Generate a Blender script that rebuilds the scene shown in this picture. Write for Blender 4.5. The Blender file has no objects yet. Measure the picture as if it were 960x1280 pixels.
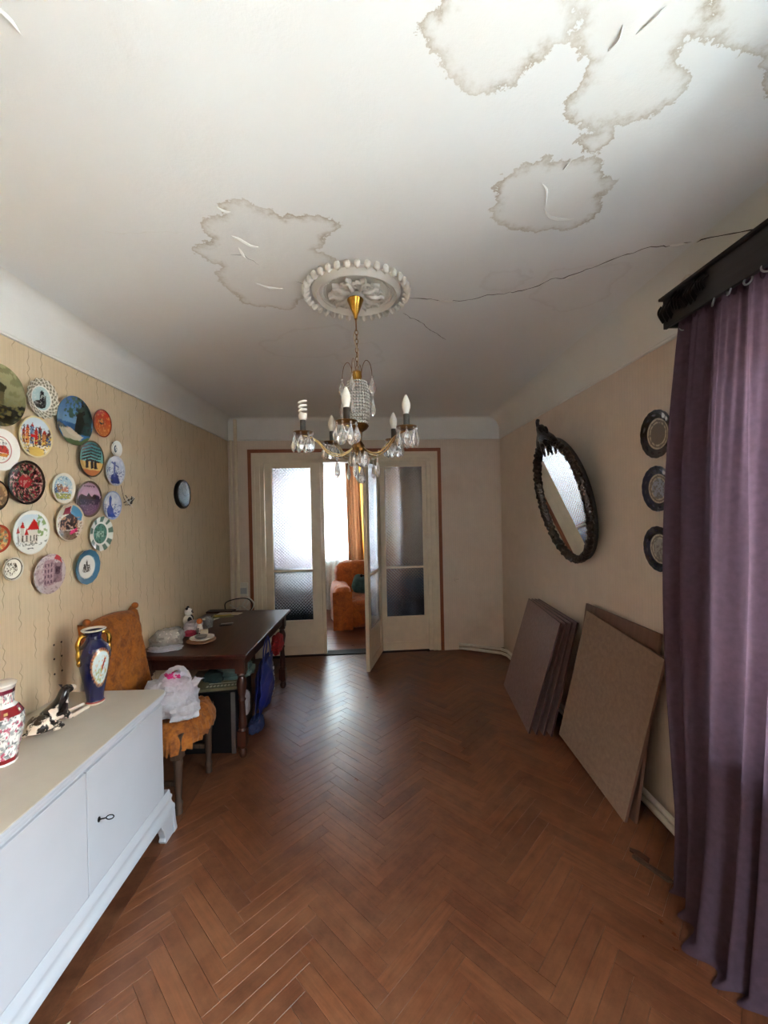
import bpy, math, random
import numpy as np
from mathutils import Matrix, Vector, noise as mnoise

scene = bpy.context.scene
C = scene.collection
PI = math.pi

# ------------------------------------------------------------------ camera
F_PX, ROLL, YAW, PITCH, CAM_Z = 515.0, 0.021, 11 / 515.0, -2 / 515.0, 1.725
fwd = Vector((math.sin(YAW) * math.cos(PITCH), math.cos(YAW) * math.cos(PITCH), math.sin(PITCH)))
r0 = fwd.cross(Vector((0, 0, 1))).normalized()
u0 = r0.cross(fwd)
cr = r0 * math.cos(ROLL) - u0 * math.sin(ROLL)
cu = u0 * math.cos(ROLL) + r0 * math.sin(ROLL)
cam_data = bpy.data.cameras.new('camera')
cam_data.sensor_fit = 'VERTICAL'
cam_data.sensor_height = 36.0
cam_data.lens = F_PX * 36.0 / 1280.0
cam_data.clip_start = 0.02
cam = bpy.data.objects.new('camera', cam_data)
M = Matrix.Identity(4)
for i in range(3):
    M[i][0], M[i][1], M[i][2] = cr[i], cu[i], -fwd[i]
M[2][3] = CAM_Z
cam.matrix_world = M
C.objects.link(cam)
scene.camera = cam

# ------------------------------------------------------------------ sky and exposure
SKY_STRENGTH = 7.4
world = bpy.data.worlds.new('overcast_sky')
scene.world = world
world.use_nodes = True
bg = world.node_tree.nodes['Background']
bg.inputs[0].default_value = (0.77, 0.89, 1.0, 1)
bg.inputs[1].default_value = SKY_STRENGTH
sun_data = bpy.data.lights.new('bounce_sun', 'SUN')      # added for ground bounce onto the ceiling; no window of the flat faces it
sun_data.energy = 29.0
sun_data.angle = 0.02
sun_data.color = (0.90, 0.955, 1.0)
bounce_sun = bpy.data.objects.new('bounce_sun', sun_data)
bounce_sun.rotation_euler = Vector((0.80, 0.0, -1.0)).to_track_quat('-Z', 'Y').to_euler()
C.objects.link(bounce_sun)
scene.view_settings.view_transform = 'Standard'
scene.view_settings.look = 'None'
scene.view_settings.exposure = 3.0
scene.view_settings.gamma = 1.0
scene.view_settings.use_curve_mapping = False
scene.cycles.use_denoising = True
scene.cycles.max_bounces = 14
scene.cycles.diffuse_bounces = 7
scene.cycles.glossy_bounces = 5
scene.cycles.transmission_bounces = 12
scene.cycles.transparent_max_bounces = 16
scene.cycles.sample_clamp_indirect = 6.0
scene.cycles.caustics_reflective = False


def portal(name, loc, rot, sx, sy):
    """Sky portal in a window opening: it only guides the sampling of the sky."""
    d = bpy.data.lights.new(name, 'AREA')
    d.shape = 'RECTANGLE'
    d.size, d.size_y = sx, sy
    d.cycles.is_portal = True
    o = bpy.data.objects.new(name, d)
    o.location, o.rotation_euler = loc, rot
    C.objects.link(o)


# room
XL, XR, YF, H = -1.72, 1.56, -1.35, 2.85
YB0, KB = 4.985, 0.055            # back wall: y = YB0 + KB * x
COVE = 2.585
WIN1 = (-0.35, 1.58, 0.80, 2.46)  # right wall window: y0, y1, z0, z1
WIN2 = (-1.55, -0.12, 0.90, 2.50) # far window of the back room: x0, x1, z0, z1
YFAR = 7.32
ADDED_WIN = (0.10, 1.00, 0.95, 2.10)   # unseen opening added behind the camera to light the back wall: x0, x1, z0, z1
portal('sky_portal', (XR + 0.13, (WIN1[0] + WIN1[1]) / 2, (WIN1[2] + WIN1[3]) / 2), (0, PI / 2, 0), WIN1[3] - WIN1[2], WIN1[1] - WIN1[0])
portal('sky_portal', ((WIN2[0] + WIN2[1]) / 2, YFAR + 0.16, (WIN2[2] + WIN2[3]) / 2), (-PI / 2, 0, 0), WIN2[1] - WIN2[0], WIN2[3] - WIN2[2])

portal('sky_portal', ((ADDED_WIN[0] + ADDED_WIN[1]) / 2, YF - 0.08, (ADDED_WIN[2] + ADDED_WIN[3]) / 2), (PI / 2, 0, 0), ADDED_WIN[1] - ADDED_WIN[0], ADDED_WIN[3] - ADDED_WIN[2])

# ------------------------------------------------------------------ materials
def lin(h):
    """sRGB hex string or 0-255 triple to linear rgb."""
    if isinstance(h, str):
        h = h.lstrip('#')
        h = [int(h[i:i + 2], 16) for i in (0, 2, 4)]
    return tuple((c / 255 / 12.92) if c / 255 <= 0.04045 else ((c / 255 + 0.055) / 1.055) ** 2.4 for c in h)


class NT:
    """Small helper around a material's node tree."""
    def __init__(self, name):
        self.m = bpy.data.materials.new(name)
        self.m.use_nodes = True
        self.t = self.m.node_tree
        self.b = self.t.nodes['Principled BSDF']
        self.out = self.t.nodes['Material Output']

    def n(self, kind, **kw):
        x = self.t.nodes.new(kind)
        for k, v in kw.items():
            setattr(x, k, v)
        return x

    def link(self, a, b):
        self.t.links.new(a, b)

    def put(self, sock, v):
        if hasattr(v, 'bl_idname') or isinstance(v, bpy.types.NodeSocket):
            self.link(v, sock)
        elif isinstance(v, (tuple, list)):
            sock.default_value = tuple(v) + ((1,) if len(v) == 3 and len(sock.default_value) == 4 else ())
        else:
            sock.default_value = v

    def math(self, op, a, b=0.0, c=None, clamp=False):
        x = self.n('ShaderNodeMath', operation=op)
        x.use_clamp = clamp
        self.put(x.inputs[0], a)
        self.put(x.inputs[1], b)
        if c is not None:
            self.put(x.inputs[2], c)
        return x.outputs[0]

    def mix(self, fac, a, b, blend='MIX'):
        x = self.n('ShaderNodeMix', data_type='RGBA', blend_type=blend)
        self.put(x.inputs[0], fac)
        self.put(x.inputs[6], a)
        self.put(x.inputs[7], b)
        return x.outputs[2]

    def noise(self, vec=None, scale=5.0, detail=4.0, rough=0.55, dist=0.0):
        x = self.n('ShaderNodeTexNoise')
        x.inputs['Scale'].default_value = scale
        x.inputs['Detail'].default_value = detail
        x.inputs['Roughness'].default_value = rough
        x.inputs['Distortion'].default_value = dist
        if vec is not None:
            self.link(vec, x.inputs['Vector'])
        return x.outputs[0]

    def ramp(self, v, stops, interp='LINEAR'):
        x = self.n('ShaderNodeValToRGB')
        x.color_ramp.interpolation = interp
        el = x.color_ramp.elements
        while len(el) < len(stops):
            el.new(0.5)
        for e, (p, c) in zip(el, stops):
            e.position = p
            e.color = tuple(c) + (1,) if not isinstance(c, (int, float)) else (c, c, c, 1)
        self.put(x.inputs[0], v)
        return x.outputs[0]

    def maprange(self, v, a, b, c=0.0, d=1.0):
        x = self.n('ShaderNodeMapRange')
        x.clamp = True
        self.put(x.inputs[0], v)
        for i, q in zip((1, 2, 3, 4), (a, b, c, d)):
            x.inputs[i].default_value = q
        return x.outputs[0]

    def obj(self):
        return self.n('ShaderNodeTexCoord').outputs['Object']

    def xyz(self, vec):
        s = self.n('ShaderNodeSeparateXYZ')
        self.link(vec, s.inputs[0])
        return s.outputs[0], s.outputs[1], s.outputs[2]

    def vec(self, x, y, z):
        s = self.n('ShaderNodeCombineXYZ')
        for i, v in enumerate((x, y, z)):
            self.put(s.inputs[i], v)
        return s.outputs[0]

    def bump(self, h, strength=0.3, dist=0.01):
        x = self.n('ShaderNodeBump')
        x.inputs['Strength'].default_value = strength
        x.inputs['Distance'].default_value = dist
        self.link(h, x.inputs['Height'])
        self.link(x.outputs[0], self.b.inputs['Normal'])
        return x.outputs[0]

    def base(self, v):
        self.put(self.b.inputs['Base Color'], v)

    def set(self, **kw):
        for k, v in kw.items():
            self.put(self.b.inputs[k.replace('_', ' ')], v)


def simple(name, col, rough=0.5, metal=0.0, var=0.08, scale=30.0, bump=0.0, **kw):
    """Plain colour with a slight procedural mottling."""
    m = NT(name)
    c = lin(col)
    n = m.noise(m.obj(), scale)
    dark = tuple(x * (1 - var) for x in c)
    light = tuple(min(1, x * (1 + var)) for x in c)
    m.base(m.ramp(n, [(0.3, dark), (0.7, light)]))
    m.set(Roughness=rough, Metallic=metal)
    if bump:
        m.bump(n, bump, 0.004)
    for k, v in kw.items():
        m.b.inputs[k].default_value = v
    return m.m


def painted(name, rough=0.25, coat=0.0):
    """Printed / glazed colour kept in the mesh's colour attribute 'print'."""
    m = NT(name)
    a = m.n('ShaderNodeAttribute')
    a.attribute_name = 'print'
    n = m.noise(m.obj(), 60.0)
    m.base(m.mix(0.10, a.outputs['Color'], m.ramp(n, [(0.3, 0.35), (0.7, 0.75)]), 'OVERLAY'))
    m.set(Roughness=rough)
    m.b.inputs['Coat Weight'].default_value = coat
    m.b.inputs['Coat Roughness'].default_value = 0.1
    return m.m


MAT = {}


def wallpaper(name, rgb=(214, 194, 162), squiggle=1.0):
    m = NT(name)
    p = m.obj()
    x, y, z = m.xyz(p)
    u = m.math('ADD', x, y)
    stripe = m.math('SINE', m.math('MULTIPLY', u, 2 * PI / 0.011))
    stripe2 = m.math('SINE', m.math('MULTIPLY', u, 2 * PI / 0.027))
    t = m.math('DIVIDE', u, 0.085)
    cell = m.math('FLOOR', t)
    f = m.math('SUBTRACT', m.math('FRACT', t), 0.5)
    wn = m.n('ShaderNodeTexWhiteNoise', noise_dimensions='1D')
    m.link(cell, wn.inputs['W'])
    rnd = wn.outputs['Value']
    ph = m.math('FRACT', m.math('ADD', m.math('DIVIDE', z, 0.34), m.math('MULTIPLY', rnd, 7.0)))
    dash = m.math('MULTIPLY', m.maprange(ph, 0.0, 0.08), m.maprange(ph, 0.62, 0.5))
    nz = m.noise(m.vec(m.math('MULTIPLY', cell, 3.7), 0.0, m.math('MULTIPLY', z, 16.0)), 1.0, 2.0)
    wig = m.math('ADD', m.math('MULTIPLY', m.math('SINE', m.math('MULTIPLY', z, 120.0)), 0.05),
                 m.math('MULTIPLY', m.math('SUBTRACT', nz, 0.5), 0.5))
    d = m.math('ABSOLUTE', m.math('SUBTRACT', f, wig))
    line = m.math('MULTIPLY', m.maprange(d, 0.035, 0.012), dash)
    a = lin(rgb)
    b = tuple(c * 0.80 for c in a)
    cloud = m.noise(p, 7.0, 5.0, 0.65)
    col = m.mix(m.math('MULTIPLY_ADD', stripe, 0.12, m.math('MULTIPLY_ADD', stripe2, 0.10, 0.30)), a, b)
    col = m.mix(m.maprange(cloud, 0.45, 0.75, 0.0, 0.45), col, tuple(c * 1.10 for c in a))
    dirt = m.noise(p, 1.3, 6.0, 0.6)
    col = m.mix(m.maprange(dirt, 0.55, 0.85, 0.0, 0.35), col, lin((150, 125, 95)))
    col = m.mix(m.math('MULTIPLY', line, 0.55 * squiggle), col, lin((112, 92, 62)))
    m.base(col)
    m.set(Roughness=0.62)
    m.bump(m.math('MULTIPLY_ADD', stripe, 0.4, m.math('MULTIPLY', cloud, 0.6)), 0.12, 0.002)
    return m.m


def ceiling_mat():
    m = NT('stained_ceiling_paint')
    p = m.obj()
    a = m.n('ShaderNodeAttribute')
    a.attribute_name = 'stain'
    d0 = a.outputs['Fac']
    fine = m.noise(p, 38.0, 5.0, 0.7)
    mid = m.noise(p, 12.0, 3.0, 0.6)
    d = m.math('ADD', d0, m.math('ADD', m.math('MULTIPLY', m.math('SUBTRACT', fine, 0.5), 0.075),
                                 m.math('MULTIPLY', m.math('SUBTRACT', mid, 0.5), 0.06)))
    inside = m.maprange(d, 0.004, -0.004)
    edge = m.math('MULTIPLY', m.math('POWER', m.maprange(d, -0.045, -0.001), 2.2), m.maprange(d, 0.003, -0.001))
    blot = m.maprange(m.noise(p, 6.0, 4.0, 0.6), 0.42, 0.72)
    c0 = lin((230, 232, 232))
    col = m.mix(m.maprange(m.noise(p, 1.1, 5.0, 0.6), 0.4, 0.8, 0.0, 0.35), c0, lin((222, 220, 216)))
    col = m.mix(m.math('MULTIPLY', inside, 0.22), col, lin((226, 222, 212)))
    col = m.mix(m.math('MULTIPLY', edge, m.math('MULTIPLY_ADD', blot, 0.45, 0.38)), col, lin((148, 128, 92)))
    a2 = m.n('ShaderNodeAttribute')
    a2.attribute_name = 'faint'
    d2 = m.math('ADD', a2.outputs['Fac'], m.math('MULTIPLY', m.math('SUBTRACT', m.noise(p, 5.0, 4.0, 0.6), 0.5), 0.22))
    faint = m.math('MULTIPLY', m.maprange(d2, -0.03, -0.004), m.maprange(d2, 0.006, 0.0))
    col = m.mix(m.math('MULTIPLY', faint, 0.09), col, lin((140, 120, 90)))
    m.base(col)
    m.set(Roughness=0.75)
    m.bump(m.math('MULTIPLY_ADD', m.noise(p, 90.0, 4.0, 0.7), 0.5, m.math('MULTIPLY', m.noise(p, 14.0), 0.6)), 0.35, 0.004)
    return m.m


def plaster(name, col):
    m = NT(name)
    p = m.obj()
    c = lin(col)
    col = m.mix(m.maprange(m.noise(p, 2.5, 5.0, 0.6), 0.4, 0.8, 0.0, 0.5), c, tuple(x * 0.86 for x in c))
    m.base(col)
    m.set(Roughness=0.7)
    m.bump(m.noise(p, 60.0, 4.0, 0.65), 0.2, 0.004)
    return m.m


def parquet(name, cols, scale=1.0, rough=0.30):
    m = NT(name)
    p = m.obj()
    x, y, z = m.xyz(p)
    oi = m.n('ShaderNodeObjectInfo').outputs['Random']
    ge = m.n('ShaderNodeNewGeometry')
    rnd = m.math('FRACT', m.math('ADD', oi, ge.outputs['Random Per Island']))
    at = m.n('ShaderNodeAttribute')
    at.attribute_name = 'grain'                     # grain direction coordinates carried by the mesh
    g = at.outputs['Vector']
    gx, gy, gz = m.xyz(g)
    gv = m.vec(m.math('MULTIPLY_ADD', rnd, 37.0, m.math('MULTIPLY', gx, 5.0 * scale)), m.math('MULTIPLY', gy, 60.0 * scale), m.math('MULTIPLY', rnd, 11.0))
    grain = m.noise(gv, 1.0, 6.0, 0.62, 0.6)
    gv2 = m.vec(m.math('MULTIPLY_ADD', rnd, 17.0, m.math('MULTIPLY', gx, 9.0)), m.math('MULTIPLY', gy, 260.0), 0.0)
    fine = m.noise(gv2, 1.0, 3.0)
    tone = m.ramp(rnd, [(0.0, lin(cols[0])), (0.35, lin(cols[1])), (0.7, lin(cols[2])), (1.0, lin(cols[3]))])
    col = m.mix(m.maprange(grain, 0.38, 0.68, 0.0, 0.75), tone, tuple(c * 0.55 for c in lin(cols[1])))
    col = m.mix(m.maprange(fine, 0.5, 0.8, 0.0, 0.25), col, lin((70, 38, 22)))
    wp = m.n('ShaderNodeNewGeometry').outputs['Position']
    scuff = m.noise(wp, 2.2, 6.0, 0.65)
    wear = m.noise(wp, 11.0, 6.0, 0.72)
    col = m.mix(m.maprange(m.math('MULTIPLY_ADD', wear, 0.5, m.math('MULTIPLY', scuff, 0.5)), 0.42, 0.64, 0.0, 0.6), col, lin((140, 92, 62)))
    m.base(col)
    m.set(Roughness=m.maprange(m.math('MULTIPLY_ADD', scuff, 0.6, m.math('MULTIPLY', wear, 0.4)), 0.35, 0.65, rough - 0.03, rough + 0.12))
    m.b.inputs['Specular IOR Level'].default_value = 0.5
    m.bump(m.math('MULTIPLY_ADD', wear, 0.7, m.math('MULTIPLY', grain, 0.3)), 0.22, 0.004)
    return m.m


def wood(name, dark, light, rough=0.35, axis='y', bump=0.08):
    m = NT(name)
    x, y, z = m.xyz(m.obj())
    a = {'x': (2.0, 30.0, 30.0), 'y': (30.0, 2.0, 30.0), 'z': (30.0, 30.0, 2.0)}[axis]
    v = m.vec(m.math('MULTIPLY', x, a[0]), m.math('MULTIPLY', y, a[1]), m.math('MULTIPLY', z, a[2]))
    n = m.noise(v, 1.0, 5.0, 0.6, 0.5)
    m.base(m.ramp(n, [(0.3, lin(dark)), (0.75, lin(light))]))
    m.set(Roughness=rough)
    m.bump(n, bump, 0.003)
    return m.m


def glass_pattern(name):
    """Cast glass; its diamond relief is modelled."""
    m = NT(name)
    n = m.noise(m.obj(), 25.0)
    m.base(m.ramp(n, [(0.3, (0.345, 0.37, 0.43)), (0.7, (0.385, 0.41, 0.47))]))
    m.set(Roughness=0.09, IOR=1.5)
    m.b.inputs['Transmission Weight'].default_value = 1.0
    return m.m


def clear_glass(name, tint=(0.95, 0.98, 0.97)):
    m = NT(name)
    tr = m.n('ShaderNodeBsdfTransparent')
    tr.inputs[0].default_value = tint + (1,)
    gl = m.n('ShaderNodeBsdfGlossy')
    gl.inputs['Roughness'].default_value = 0.02
    mx = m.n('ShaderNodeMixShader')
    fr = m.n('ShaderNodeFresnel')
    fr.inputs[0].default_value = 1.45
    nz = m.noise(m.obj(), 3.0)
    m.link(m.math('MULTIPLY', fr.outputs[0], m.maprange(nz, 0.3, 0.7, 0.8, 1.0)), mx.inputs[0])
    m.link(tr.outputs[0], mx.inputs[1])
    m.link(gl.outputs[0], mx.inputs[2])
    m.link(mx.outputs[0], m.out.inputs[0])
    return m.m


def cloth_thin(name, col, transp, transl, weave=900.0, diffuse_rough=1.0):
    """Thin cloth: part diffuse, part light shining through, part open weave."""
    m = NT(name)
    c = lin(col)
    df = m.n('ShaderNodeBsdfDiffuse')
    tl = m.n('ShaderNodeBsdfTranslucent')
    tp = m.n('ShaderNodeBsdfTransparent')
    n = m.noise(m.obj(), 40.0, 4.0)
    cc = m.mix(m.maprange(n, 0.35, 0.7), tuple(x * 0.82 for x in c), c)
    m.link(cc, df.inputs[0])
    m.link(cc, tl.inputs[0])
    a = m.n('ShaderNodeMixShader')
    a.inputs[0].default_value = transl
    m.link(df.outputs[0], a.inputs[1])
    m.link(tl.outputs[0], a.inputs[2])
    b = m.n('ShaderNodeMixShader')
    b.inputs[0].default_value = transp
    m.link(a.outputs[0], b.inputs[1])
    m.link(tp.outputs[0], b.inputs[2])
    m.link(b.outputs[0], m.out.inputs[0])
    return m.m


def velvet(name, c1, c2, scale=22.0, sheen=0.35):
    m = NT(name)
    p = m.obj()
    n = m.noise(p, scale, 5.0, 0.65, 1.2)
    n2 = m.noise(p, scale * 5, 3.0)
    m.base(m.mix(m.maprange(m.math('MULTIPLY_ADD', n2, 0.35, m.math('MULTIPLY', n, 0.8)), 0.4, 0.75), lin(c1), lin(c2)))
    m.set(Roughness=0.8)
    m.b.inputs['Sheen Weight'].default_value = sheen
    m.bump(n, 0.35, 0.006)
    return m.m


def patches(name, c1, c2, scale, lo, hi, rough):
    m = NT(name)
    p = m.obj()
    x, y, z = m.xyz(p)
    n = m.noise(p, scale, 3.0, 0.5, 0.4)
    v = m.math('SUBTRACT', m.math('ADD', n, m.math('MULTIPLY', z, 2.2)), m.maprange(x, 0.195, 0.215, 0.0, 0.6))
    m.base(m.mix(m.maprange(v, lo, hi), lin(c2), lin(c1)))
    m.set(Roughness=rough)
    m.b.inputs['Coat Weight'].default_value = 0.6
    return m.m


MAT['wall'] = wallpaper('striped_wallpaper')
MAT['wall_plain'] = wallpaper('lightened_wallpaper', (222, 206, 190), 0.12)  # plainer paper, its tone lightened to make up for dim light
MAT['ceiling'] = ceiling_mat()
MAT['plaster'] = plaster('white_plaster', (226, 226, 222))
MAT['rosette'] = plaster('rosette_plaster', (226, 223, 216))
MAT['parquet'] = parquet('herringbone_oak', ('#603624', '#6b3d27', '#734229', '#804d32'))
MAT['border'] = parquet('border_boards', ('#4c2819', '#57301e', '#633824', '#6b3e28'), 0.6, 0.36)
MAT['backfloor'] = parquet('red_painted_boards', ('#6a3524', '#713a28', '#7a402c', '#7f4530'), 0.5, 0.30)
MAT['joint'] = simple('dark_joint_dirt', (34, 20, 13), 0.8)
MAT['cream'] = simple('cream_gloss_paint', (224, 211, 188), 0.38, var=0.06, scale=9.0, bump=0.05)
MAT['browntrim'] = simple('red_brown_trim_paint', (136, 72, 34), 0.45, var=0.12, scale=12.0)
MAT['pane'] = glass_pattern('diamond_cast_glass')
MAT['clear'] = clear_glass('window_glass')
MAT['white'] = simple('white_satin_paint', (171, 173, 179), 0.33, var=0.02, scale=6.0)
MAT['worktop'] = simple('beige_top_paint', (192, 185, 172), 0.38, var=0.04, scale=8.0)
MAT['iron'] = simple('black_iron', (26, 24, 24), 0.35, 0.8)
MAT['darkwood'] = wood('dark_mahogany', '#2a1410', '#4a251b', 0.32, 'y')
MAT['legwood'] = wood('dark_turned_wood', '#2a130e', '#4e281b', 0.35, 'z')
MAT['chairwood'] = wood('worn_chair_wood', '#2e2018', '#5a4232', 0.55, 'z')
MAT['velvet'] = velvet('orange_velvet', '#6a3407', '#ad6513', 14.0, 0.12)
MAT['throw'] = velvet('rust_throw', '#8a3d0a', '#c8641a', 9.0)
MAT['brass'] = simple('polished_brass', (188, 142, 62), 0.22, 1.0, 0.1)
MAT['oldbrass'] = simple('tarnished_brass', (120, 84, 44), 0.35, 1.0, 0.25, 50.0)
MAT['paleb'] = simple('pale_gilt_wire', (206, 180, 128), 0.25, 1.0, 0.12, 40.0)
MAT['bulb'] = simple('frosted_bulb_glass', (238, 236, 228), 0.35, var=0.02)
MAT['sleeve'] = simple('dark_candle_sleeve', (58, 54, 50), 0.5, var=0.2)
MAT['cable'] = simple('cream_cable', (196, 184, 160), 0.5)


def crystal_mat():
    m = NT('cut_crystal')
    n = m.noise(m.obj(), 20.0)
    m.base(m.ramp(n, [(0.3, 0.97), (0.7, 1.0)]))
    m.set(Roughness=0.0, IOR=1.52)
    m.b.inputs['Transmission Weight'].default_value = 0.86
    return m.m


MAT['crystal'] = crystal_mat()
MAT['bead'] = simple('milky_glass_bead', (232, 230, 222), 0.08, var=0.05, **{'Transmission Weight': 0.45})
MAT['print'] = painted('glazed_print', 0.22, 0.5)
MAT['bronze'] = simple('dark_carved_bronze', (62, 52, 47), 0.24, 0.6, 0.6, 60.0, 0.5)
MAT['blackwood'] = simple('black_backing_wood', (24, 22, 22), 0.6)


def mirror_mat():
    m = NT('silvered_mirror')
    n = m.noise(m.obj(), 4.0)
    m.base(m.ramp(n, [(0.3, (0.86, 0.9, 0.89)), (0.7, (0.9, 0.93, 0.92))]))
    m.set(Metallic=1.0, Roughness=0.015)
    return m.m


MAT['mirror'] = mirror_mat()
MAT['curtain'] = cloth_thin('purple_curtain_cloth', (100, 80, 93), 0.0, 0.42)
MAT['pelmet'] = wood('black_stained_pelmet', '#171416', '#2c2729', 0.5, 'y')
MAT['sheer'] = cloth_thin('white_sheer_voile', (236, 236, 234), 0.30, 0.5)
MAT['brownc'] = cloth_thin('brown_curtain_cloth', (126, 84, 58), 0.0, 0.35)
MAT['yellowc'] = cloth_thin('yellow_curtain_cloth', (226, 176, 84), 0.0, 0.6)
MAT['boardred'] = wood('maroon_board', '#7d625e', '#987c76', 0.36, 'z')
MAT['boardedge'] = wood('maroon_board_edge', '#32171a', '#42221f', 0.5, 'y')
MAT['boardtan'] = wood('faded_plywood', '#826b5a', '#997f6d', 0.55, 'z', 0.05)
MAT['boardbrn'] = wood('brown_board', '#644537', '#7d5b4b', 0.5, 'y')
MAT['pipe'] = simple('white_pipe_enamel', (214, 210, 200), 0.35, var=0.08)
MAT['bag'] = cloth_thin('white_plastic_film', (228, 226, 232), 0.16, 0.35)
MAT['clearbag'] = cloth_thin('clear_plastic_film', (214, 212, 206), 0.62, 0.2)
MAT['pink'] = simple('pink_print_film', (206, 40, 120), 0.35)
MAT['bluebag'] = simple('blue_woven_bag', (34, 48, 128), 0.45, var=0.25, scale=9.0, bump=0.2)
MAT['whiteprint'] = simple('white_print', (224, 226, 230), 0.5)
MAT['redfab'] = simple('red_spotted_cloth', (150, 34, 34), 0.8, var=0.5, scale=60.0)
MAT['teal'] = simple('teal_cloth', (84, 112, 110), 0.85, var=0.3, scale=14.0, bump=0.3)
MAT['teald'] = simple('dark_teal_cloth', (38, 62, 62), 0.85, var=0.3, scale=14.0)
MAT['black'] = simple('black_plastic', (16, 16, 18), 0.4)
MAT['steel'] = simple('brushed_steel', (150, 150, 150), 0.35, 0.9)
MAT['paper'] = simple('pale_paper', (216, 208, 186), 0.8)
MAT['paperg'] = simple('green_paper', (150, 150, 112), 0.8)
MAT['papery'] = simple('yellow_paper', (212, 188, 88), 0.7)
MAT['porcelain'] = simple('white_porcelain', (234, 230, 222), 0.18, var=0.03)
MAT['tanplate'] = simple('tan_glazed_clay', (170, 122, 82), 0.3)
MAT['redcloth'] = simple('crimson_cloth', (140, 30, 56), 0.8)
MAT['orange'] = simple('orange_glaze', (206, 112, 50), 0.3)
MAT['dog'] = patches('black_and_cream_glaze', '#181413', '#e2d2bf', 30.0, 0.55, 0.61, 0.2)
MAT['face'] = simple('white_clock_face', (226, 226, 220), 0.5)
MAT['navy'] = simple('navy_storage_fabric', (44, 56, 96), 0.8)
MAT['denim'] = simple('pale_blue_quilt', (110, 130, 160), 0.85, var=0.3, scale=20.0)
MAT['darkteal'] = simple('dark_sofa_cloth', (30, 40, 46), 0.8)
MAT['crack'] = simple('crack_shadow_gap', (50, 42, 36), 0.9)
MAT['facade'] = simple('pale_render', (226, 218, 208), 0.8)
MAT['facadewin'] = simple('grey_facade_window', (150, 160, 170), 0.3)
MAT['outground'] = simple('pale_asphalt', (174, 174, 172), 0.9)
MAT['frost'] = simple('white_window_paint', (228, 228, 224), 0.4)


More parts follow.
